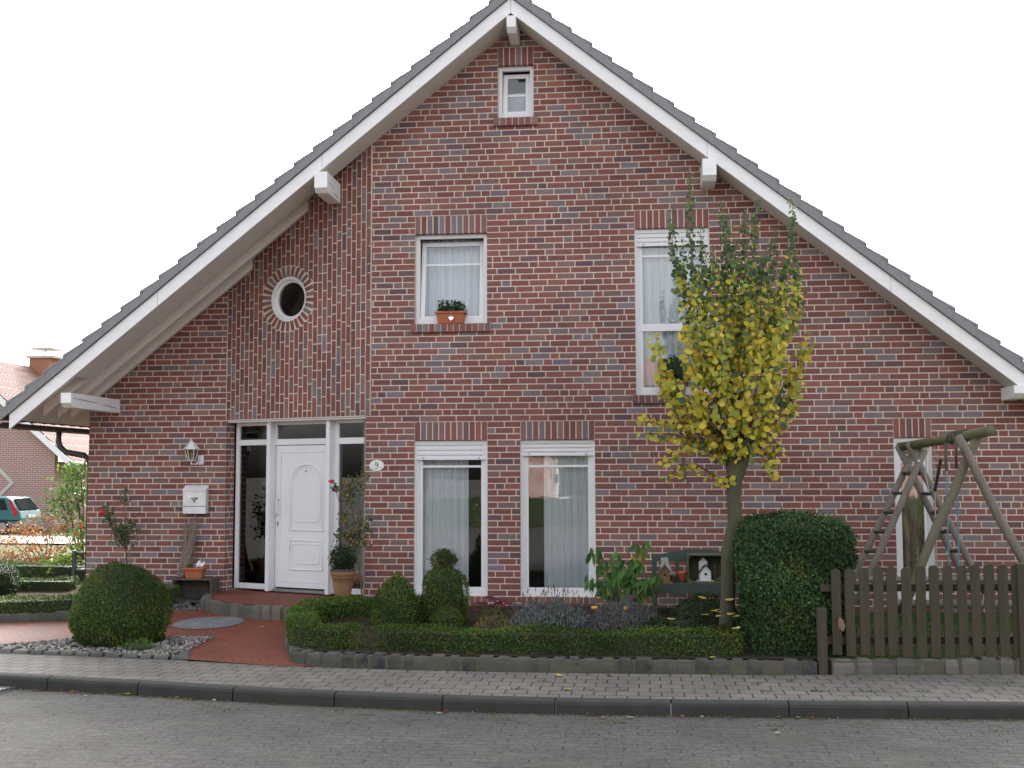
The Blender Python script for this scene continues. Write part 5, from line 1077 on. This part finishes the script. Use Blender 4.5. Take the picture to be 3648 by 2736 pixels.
# grass: blades as one mass on the lawn
n = 16000; gx_ = rng.uniform(5.6, 9.5, n); gy = rng.uniform(-3.7, -.2, n); C = np.stack([gx_, gy, .12+.015*(gy+4)], 1)
gr = leaves('grass', C, np.stack([rng.normal(0, .4, n), np.full(n, -1.), rng.normal(0, .2, n)], 1), rng.uniform(.03, .07, n), palette(n, [(.06, .13, .03), (.08, .15, .04), (.05, .10, .025)]), M['leaf'], None, [(0, .06), (1, 0), (0, -.06)], up=np.tile([0, 0, 1.], (n, 1))); tag(gr, 'short green grass behind the picket fence', 'grass', kind='stuff')
PALE = [(.74, .60, .16), (.66, .50, .10), (.78, .66, .26)]
def fallen(x, y, z, s, cols, label, group, cup=.3):
    fan = cols is GYL; cols = PALE if fan else cols; cup = min(cup, .35); s *= 1.15 if fan else 1
    a = rnd.uniform(0, 2*PI); c = rnd.choice(cols); sh_ = FAN if fan else OVAL; vs = []; t1 = rnd.uniform(-cup, cup); t2 = rnd.uniform(-cup, cup)
    for u_, v_ in sh_: u_ -= .5; vs.append((x+s*(u_*math.cos(a)-v_*math.sin(a)), y+s*(u_*math.sin(a)+v_*math.cos(a)), z+s*(.12+.5*(u_*t1+v_*t2)+1.0*cup*v_*v_)))
    vs += [(p[0], p[1], p[2]+.0012) for p in vs]; m_ = len(sh_)
    mb = MB(); mb.add(vs, [tuple(range(m_))[::-1], tuple(range(m_, 2*m_))]+[(i, (i+1) % m_, (i+1) % m_+m_, i+m_) for i in range(m_)], c); tag(mb.build('fallen_leaf', M['leafy'], color=True), label, 'leaf', group)
DRY = [(.20, .09, .04), (.28, .14, .06), (.35, .28, .2), (.4, .35, .28), (.16, .08, .05), (.3, .2, .08)]
def gpt(px, py, z=0):
    d = _f*FPX + _r2*(px-1824) - _u2*(py-1368); t = (z-CAM.z)/d.z; return CAM+d*t
ORD = 'first second third fourth fifth sixth seventh eighth ninth tenth eleventh twelfth thirteenth fourteenth fifteenth sixteenth seventeenth eighteenth nineteenth twentieth 21st 22nd 23rd 24th 25th 26th 27th 28th 29th 30th 31st 32nd'.split()
for k, (px, py) in enumerate(sorted(((25, 2448), (45, 2445), (65, 2452), (95, 2448), (125, 2462), (155, 2460), (188, 2458), (260, 2467), (305, 2482), (380, 2469), (525, 2478), (605, 2487), (648, 2480), (660, 2492), (695, 2487), (775, 2491), (1525, 2528), (1595, 2528), (1765, 2533), (1930, 2544), (2100, 2545), (2120, 2548), (2345, 2546), (2430, 2550), (2500, 2553), (2600, 2552), (2770, 2555), (2840, 2555), (2890, 2556), (2150, 2560)))):
    q = gpt(px, py, -.12); fallen(q.x, min(q.y, kf(q.x)-.03), -.118, rnd.uniform(.04, .085), DRY, 'small dry leaf in the gutter along the kerb, %s from the left' % ORD[k], 'dry leaves along the kerb', .5)
for (px, py, z, col, lab) in ((460, 2475, -.12, GYL, 'yellow leaf at the kerb left of the path'), (1565, 2545, -.12, DRY[3:4], 'pale leaf on the road just off the kerb, left of the centre'), (2245, 2560, -.12, DRY[3:4], 'pale leaf on the road below the lavender'), (2770, 2615, -.12, DRY[3:4], 'pale leaf on the road below the hedge block'), (1995, 2411, 0, GYL, 'yellow brown leaf on the pavement next to the bed edging'), (2170, 2410, 0, DRY[:1], 'red brown leaf on the pavement next to the bed edging'), (2022, 2460, 0, GYL, 'yellow leaf in the middle of the pavement'), (2820, 2427, 0, DRY[4:5], 'dark brown curled leaf on the pavement before the fence post'), (715, 2175, .09, DRY[3:4], 'pale leaf on the red path below the crate'), (930, 2236, .07, GYL, 'tiny yellow leaf on the red path'), (1060, 2265, .1, DRY[3:4], 'pale leaf inside the bed corner')):
    q = gpt(px, py, z); fallen(q.x, q.y, z+.002, .075 if 'tiny' not in lab else .05, col, lab, None)
for k, (px, py, Y) in enumerate(((2395, 2210, -2.85), (2510, 2195, -2.9), (2548, 2180, -2.9), (2562, 2185, -2.9), (2605, 2192, -3.0), (2625, 2200, -3.0), (2565, 2200, -3.0), (2620, 2243, -3.55), (2503, 2133, -1.8), (2598, 2140, -2.72), (2540, 2345, -3.80))):
    q = at(px, py, Y); fallen(q.x, q.y, q.z, .09 if k != 10 else .07, GYL, ['yellow ginkgo leaf on the dark cotoneaster left of the trunk', 'yellow ginkgo leaf round the foot of the trunk, %s from the left' % ORD[[0, 0, 1, 2, 4, 5, 3][k] if k < 7 else 0]][k in (1, 2, 3, 4, 5, 6)] if k < 7 else ['yellow ginkgo leaf on the front box hedge near the hedge block', 'curled yellow ginkgo leaf below the bench apron', 'small yellow ginkgo leaf stuck to the trunk', 'yellow ginkgo leaf on the cobble edging below the hedge'][k-7], 'ginkgo leaves round the trunk' if 0 < k < 7 else None, .8)
for k in range(11):
    px, py = 2668+k*11, 1875; q = at(px+rnd.uniform(-2, 2), py+rnd.uniform(-5, 5), -2.9); fallen(q.x, -2.95+rnd.uniform(-.3, .3), 1.445, .09, GYL, 'yellow ginkgo leaf on top of the hedge block, %s from the left' % ORD[k], 'ginkgo leaves on the hedge block', .8)
q = at(2999, 2225, -3.81); fallen(q.x, -3.80, q.z, .12, [(.35, .25, .17)], 'large tan leaf caught on the first fence picket', None, .5)
l_ = bpy.data.objects[[o.name for o in bpy.data.objects if o.name.startswith('fallen_leaf')][-1]]
for v in l_.data.vertices: dy, dz = v.co.y+3.80, v.co.z-q.z; v.co.y, v.co.z = -3.80+dz, q.z+dy*1.3

mc_ = []
for i in range(46):
    x = rnd.uniform(-1.8, 8); y = kf(x)-rnd.choice([.02, .04, .10, .25, .4])*rnd.uniform(.5, 1.3); r = rnd.uniform(.015, .05)
    mc_ += [(x+rnd.gauss(0, r*1.8), y+rnd.gauss(0, r*.5), -.117+rnd.uniform(0, .006)) for _ in range(int(700*r))]
for i in range(24):
    x = rnd.uniform(0, 8); y = bf(x)-rnd.choice([.02, .03, .5, .9]); mc_ += [(x+rnd.gauss(0, .04), y+rnd.gauss(0, .012), .003+rnd.uniform(0, .006)) for _ in range(22)]
mc_ = np.array(mc_); tag(leaves('moss', mc_, np.tile([0, -.3, 1.], (len(mc_), 1)), .018, palette(len(mc_), [(.10, .16, .03), (.07, .11, .03), (.14, .16, .05)]), M['leaf'], None, OVAL), 'moss and small weeds in the joints along the kerb', 'moss', kind='stuff')
gn = 900; gx3 = rng.uniform(-3, 8.5, gn); gc = np.stack([gx3, np.array([kf(v) for v in gx3])-np.abs(rng.normal(0, .05, gn)), np.full(gn, -.116)], 1); tag(leaves('leaf_litter', gc, np.tile([0, 0, 1.], (gn, 1)), rng.uniform(.008, .022, gn), palette(gn, DRY), M['leafy'], None, OVAL, jit=.5), 'crumbled leaf litter and grit in the gutter', 'leaf litter', kind='stuff')
# drain grate in the gutter
dg = thing('drain_grate', 'steel drain grate in the road at the far left kerb', 'drain', (-2.9, -5.0, -.12))
a, b = gpt(100, 2464, -.12), gpt(-60, 2490, -.12); yk = kf(-2.6)
for i in range(7):
    y = yk-.05-i*.055; MB().box((-3.0, y-.016, -.118), (-2.38-.02*i, y+.016, -.100)).build('bar', M['metal'], dg)
MB().box((-3.02, yk-.41, -.119), (-2.32, yk-.02, -.1185)).build('pit', M['dark'], dg)

# ------------------------------------------------------------------ left background: neighbour's house, car, garden
NY = 32.0; g_ = lambda x, y, Y=NY: at(x, y, Y)
nh = thing('neighbour_house', 'far red brick house with a reddish tiled roof and chimney at the left edge', 'house', (-36, NY, -.3))
ver1 = g_(254, 1644, NY-.4); rpk = g_(-169, 1257, NY-.4); cnr = g_(193, 1700); sn = (rpk.z-ver1.z)/(ver1.x-rpk.x); NL = 14
wl = MB(); wl.prism([(rpk.x-4.6, -.4), (cnr.x, -.4), (cnr.x, rpk.z-.25-sn*(cnr.x-rpk.x)), (rpk.x, rpk.z-.25), (rpk.x-4.6, ver1.z-.2)], NY, NY+.3, fr_plain); wl.build('wall', M['farbrick'], nh)
MB().box((cnr.x-.3, NY+.301, -.4), (cnr.x-.01, NY+NL, ver1.z)).build('side_wall', M['farbrick'], nh)
rf = MB(); nn = 46; nc = 13; L_ = (ver1.x-rpk.x)
for c in range(nc):
    x0, x1 = rpk.x+L_*c/nc, rpk.x+L_*(c+1)/nc; z0, z1 = rpk.z-sn*(x0-rpk.x), rpk.z-sn*(x1-rpk.x)+.05; vs = []; m_ = nn*5
    for i in range(m_+1):
        y = NY-.4+i*NL/m_; w = .035*math.cos(2*PI*i/5); vs += [(x0, y, z0+w), (x1, y, z1+w), (x1, y, z1-.06)]
    rf.add(vs, [(3*i+k, 3*i+k+1, 3*i+4+k, 3*i+3+k) for i in range(m_) for k in (0, 1)])
rf.prism([(rpk.x-4.8, ver1.z), (rpk.x, rpk.z), (rpk.x, rpk.z-.1), (rpk.x-4.8, ver1.z-.1)], NY-.4, NY-.4+NL, fr_plain)
nr = rf.build('roof', M['tile2'], nh)
for sg, xe, ze in ((1, ver1.x+.05, ver1.z-.04), (-1, rpk.x-4.85, ver1.z-.02)): MB().prism([(rpk.x, rpk.z+.02), (xe, ze+.02), (xe, ze-.28), (rpk.x, rpk.z-.28)], NY-.45, NY-.38, fr_plain).build('verge_board', M['paint'], nh)
gp = MB(); gp.tube([(ver1.x+.08, NY-.45, ver1.z-.1), (ver1.x+.08, NY+NL, ver1.z-.1)], .08, 8); gp.build('gutter', M['gutter'], nh)
c0 = g_(103, 1300, NY+6); c1 = g_(176, 1300, NY+6); ctz = g_(130, 1275, NY+6).z; ch = MB(); ch.box((c0.x, NY+6, rpk.z-1), (c1.x, NY+7.3, ctz)); cho = ch.build('chimney', M['orangewall'], nr)
MB().box((c0.x-.15, NY+5.9, ctz+.001), (c1.x+.25, NY+7.5, ctz+.12)).build('chimney_slab', M['conc'], cho); MB().box((c0.x+.0, NY+5.95, ctz+.45), (c1.x+.1, NY+7.4, ctz+.50)).build('chimney_cover', M['conc'], cho)
for dx2, dy2 in ((.1, .2), (.7, .2), (.1, 1.1), (.7, 1.1)): MB().box((c0.x+dx2, NY+6+dy2, ctz+.121), (c0.x+dx2+.05, NY+6.05+dy2, ctz+.449)).build('cover_foot', M['metal'], cho)
mc = g_(0, 1720); hs_ = .66
for k, (r0, r1, m_, yy) in enumerate(((.0, .46, 'farbrick', .03), (.46, .66, 'conc', .05))):
    mb = MB()
    if k == 0: mb.prism([(mc.x-r1, mc.z), (mc.x, mc.z-r1), (mc.x+r1, mc.z), (mc.x, mc.z+r1)], NY-yy, NY-.001, fr_plain)
    else:
        D = [(1, 0), (0, 1), (-1, 0), (0, -1)]
        for i in range(4): a_, b_ = D[i], D[(i+1) % 4]; mb.prism([(mc.x+a_[0]*r0, mc.z+a_[1]*r0), (mc.x+a_[0]*r1, mc.z+a_[1]*r1), (mc.x+b_[0]*r1, mc.z+b_[1]*r1), (mc.x+b_[0]*r0, mc.z+b_[1]*r0)], NY-yy, NY-.001, fr_plain)
    mb.build('diamond_panel', M[m_], nh)
# teal hatchback, rear end in view
CY = 27.0; cr = g_(72, 1850, CY); car = thing('parked_car', 'teal hatchback parked before the far brick house, its rear end in view', 'car', (cr.x-1.9, CY, -.25)); cg = -.26; X = cr.x; cw = 1.6
pro = [(0, .34), (.02, .62), (-.05, .86), (-.10, .92), (-.42, 1.36), (-.62, 1.43), (-2.1, 1.44), (-2.9, .95), (-3.7, .80), (-3.78, .4), (-3.6, .22), (-.1, .22)]
bo = MB(); bo.prism([(X+a_, cg+c_) for a_, c_ in pro], CY, CY+cw, fr_plain); bod = bevel(bo.build('body', M['car'], car), .06, 3)
def cpan(name, pts, m_, y=CY-.012): return MB().prism([(X+a_, cg+c_) for a_, c_ in pts], y, y+.02, fr_plain).build(name, M[m_], car)
cpan('side_window', [(-.52, .93), (-.66, 1.34), (-1.15, 1.36), (-1.2, .93)], 'carglass'); cpan('side_window', [(-1.26, .93), (-1.22, 1.36), (-2.05, 1.36), (-2.6, .93)], 'carglass'); cpan('tail_lamp', [(-.16, .70), (-.10, .88), (-.36, 1.30), (-.50, 1.30), (-.34, .88), (-.32, .70)], 'tail')
cpan('trim', [(-.0, .50), (-.0, .55), (-3.6, .55), (-3.6, .50)], 'carglass')
rwv = [(X-.085, CY+.12, cg+.93), (X-.085, CY+cw-.12, cg+.93), (X-.40, CY+cw-.2, cg+1.35), (X-.40, CY+.2, cg+1.35)]; rwv = [(a_+.03, b_, c_+.02) for a_, b_, c_ in rwv]+[(a_, b_, c_) for a_, b_, c_ in rwv]
MB().add(rwv, [(0, 1, 2, 3), (4, 7, 6, 5), (0, 4, 5, 1), (1, 5, 6, 2), (2, 6, 7, 3), (3, 7, 4, 0)]).build('rear_window', M['carglass'], car); MB().box((X+.0, CY+.55, cg+.62), (X+.035, CY+1.05, cg+.75)).build('number_plate', M['white2'], car); MB().box((X-.12, CY-.01, cg+.3), (X+.10, CY+cw+.01, cg+.48)).build('bumper', M['car'], car)
for wx_ in (-.72, -3.0):
    for yy in (CY+.08, CY+cw-.08): 
        w_ = MB().tube([(X+wx_, yy-.11, cg+.28), (X+wx_, yy+.11, cg+.28)], .29, 20).build('wheel', M['tyre'], car); MB().tube([(X+wx_, yy-.118, cg+.28), (X+wx_, yy-.10, cg+.28)], .17, 14).build('rim', M['metal'], w_)
# shrubs and trees of the side garden
def loose(name, label, cat, base, blobs, n, size, cols, Y, stems=3, mt='leaf', shape=OVAL, dep=.5, droop=0, w=None):
    r = thing(name, label, cat, tuple(at(*base, Y))); mb = MB(); C = []; N = []; b = at(*base, Y); tot = sum(q[2]*q[3] for q in blobs); sc = (Y-CAM.y)/FPX
    for (x, y, rx, ry) in blobs:
        c = at(x, y, Y+rnd.uniform(-dep, dep)*.5); mb.tube([b+Vector((rnd.uniform(-.06, .06), 0, 0)), b.lerp(c, .5)+Vector((rnd.uniform(-.08, .08), 0, .1)), c], [.012, .009, .004], 5); m_ = int(n*rx*ry/tot)
        for i in range(m_): q = Vector((rnd.gauss(0, .5), rnd.gauss(0, .5), rnd.gauss(0, .5))); C.append(c+Vector((q.x*rx*sc*(.6 if droop else 1), q.y*dep, q.z*ry*sc*(1.2 if droop else 1)))); N.append((q.x, q.y-.3, .6))
    mb.build('stems', M['twig'], r); m_ = len(C); leaves('foliage', np.array(C), np.array(N), size*rng.uniform(.7, 1.3, m_), palette(m_, cols, w), M[mt], r, shape, up=np.tile([0, 0, -1.], (m_, 1)) if droop else None); return r
loose('red_leaved_shrub', 'thin shrub with orange red autumn leaves in front of the teal car', 'shrub', (165, 2045), [(155, 1850, 50, 18), (60, 1880, 50, 22), (110, 1900, 60, 18), (190, 1900, 45, 20), (30, 1930, 45, 22), (120, 1950, 60, 20), (205, 1960, 40, 18), (60, 1985, 50, 25), (160, 2000, 45, 20), (20, 1975, 30, 25), (215, 1880, 30, 12), (155, 1985, 50, 18)], 1700, .05, [(.35, .13, .05), (.40, .20, .09), (.28, .10, .05), (.20, .16, .07)], 4.8, mt='leafy')
loose('weeping_tree', 'weeping tree with hanging green shoots behind the downpipe', 'tree', (292, 2010), [(285, 1680, 28, 30), (265, 1660, 26, 18), (250, 1700, 20, 30), (225, 1735, 18, 32), (200, 1775, 14, 38), (185, 1815, 12, 28), (248, 1770, 16, 50), (240, 1830, 14, 46), (262, 1730, 22, 40), (300, 1740, 14, 70), (285, 1800, 14, 46), (252, 1870, 10, 30), (222, 1790, 8, 30), (285, 1650, 20, 12)], 1050, .075, [(.10, .20, .04), (.07, .15, .035), (.18, .28, .06), (.12, .19, .05)], 5.5, droop=1)
loose('rose_bush', 'bush with red flowers right beside the house corner behind the downpipe', 'shrub', (285, 2040), [(280, 1910, 22, 22), (295, 1880, 14, 30), (290, 1940, 16, 20), (265, 1950, 16, 12)], 260, .06, [(.08, .16, .04), (.2, .25, .05), (.45, .06, .04)], 4.4, w=[.55, .35, .10])
loose('perennial_clump', 'sunlit yellow green perennials below the red leaved shrub', 'perennial', (205, 2065), [(205, 2010, 36, 20), (175, 2035, 30, 18), (235, 2000, 26, 26), (250, 2035, 18, 15), (215, 2040, 36, 14)], 1100, .07, [(.22, .32, .05), (.14, .24, .04), (.30, .36, .08)], 3.9)
loose('perennial_clump', 'orange and green ground plants at the far left edge', 'perennial', (60, 2060), [(30, 2010, 40, 24), (80, 2020, 40, 18), (0, 2030, 20, 22), (115, 2030, 26, 16)], 900, .06, [(.10, .15, .04), (.25, .15, .05), (.07, .12, .04), (.3, .2, .1)], 4.2)
gb = thing('green_bench', 'dark green bench end standing beside the house corner', 'bench', tuple(at(262, 2085, 2.6)))
gY = 2.6; p0, p1, p2 = at(263, 1962, gY), at(263, 2085, gY), at(330, 1972, gY)
for yy in (0, .5): bevel(MB().box((p0.x-.03, gY+yy, .1), (p0.x+.03, gY+yy+.06, p0.z-yy*.0)).build('leg', M['bench'], gb), .005)
bevel(MB().box((p0.x-.02, gY+.0+.061, p2.z-.03), (p2.x+1.0, gY+.10, p2.z+.02)).build('arm_rail', M['bench'], gb), .004)
for k in range(3): MB().box((p0.x+.031, gY+.02+k*.15, at(263, 2030, gY).z-.02), (p0.x+1.4, gY+.13+k*.15, at(263, 2030, gY).z+.01)).build('seat_slat', M['bench'], gb)
# the house across the street, mirrored in the ground floor panes
oh = thing('opposite_house', 'brick house across the street behind the viewer, seen mirrored in the lower windows', 'house', (8, -38, -.1))
mb = MB(); mb.box((-2.5, -44, -.1), (22, -36, 3.4)); mb.build('wall', M['farbrick'], oh)
mb = MB(); mb.prism([(-35.4, 3.1), (-44.6, 3.1), (-40, 7.6)], -3, 22.5, lambda a, b, c: (b, a, c)); mb.build('roof', M['tile2'], oh)
for x in (0, 3.2, 8.5, 12, 17):
    f = MB().box((x, -36.001, .9), (x+1.6, -35.95, 2.3)).build('window', M['white'], oh); MB().box((x+.08, -35.949, .98), (x+1.52, -35.94, 2.22)).build('pane', M['carglass'], f)
hedge('clipped_hedge', 'long hedge across the street, seen only mirrored', [(-14, -31), (22, -31)], .8, 1.1, 6000, lambda y: -.1, size=.12)
for tx_, tr_ in ((-6.2, 1.5), (-9.5, 2.0), (1.5, 1.3)):
    bush('round_tree', 'round crowned tree across the street %s' % {-6.2: 'at the gap beside the opposite house', -9.5: 'left of the gap', 1.5: 'before the opposite house'}[tx_], 'tree', tx_, -33, .4, [(0, .06), (1.2, .06), (1.4, tr_*.7), (2.2, tr_), (3.2, tr_*.7), (3.8, .1)], 3500, .16, bump=.2, fuzz=.15)
hedge('boundary_hedge', 'tall garden hedge on the far side of the lawn beyond the house', [(9.2, 12), (60, 14)], 1.2, 2.4, 9000, lambda y: .15, size=.14, bump=.1)
# trees closing the far view to the left of the neighbour (seen only from the side) and across the lawns
print('polys', sum(len(o.data.polygons) for o in bpy.data.objects if o.type == 'MESH'), 'objects', len(bpy.data.objects))
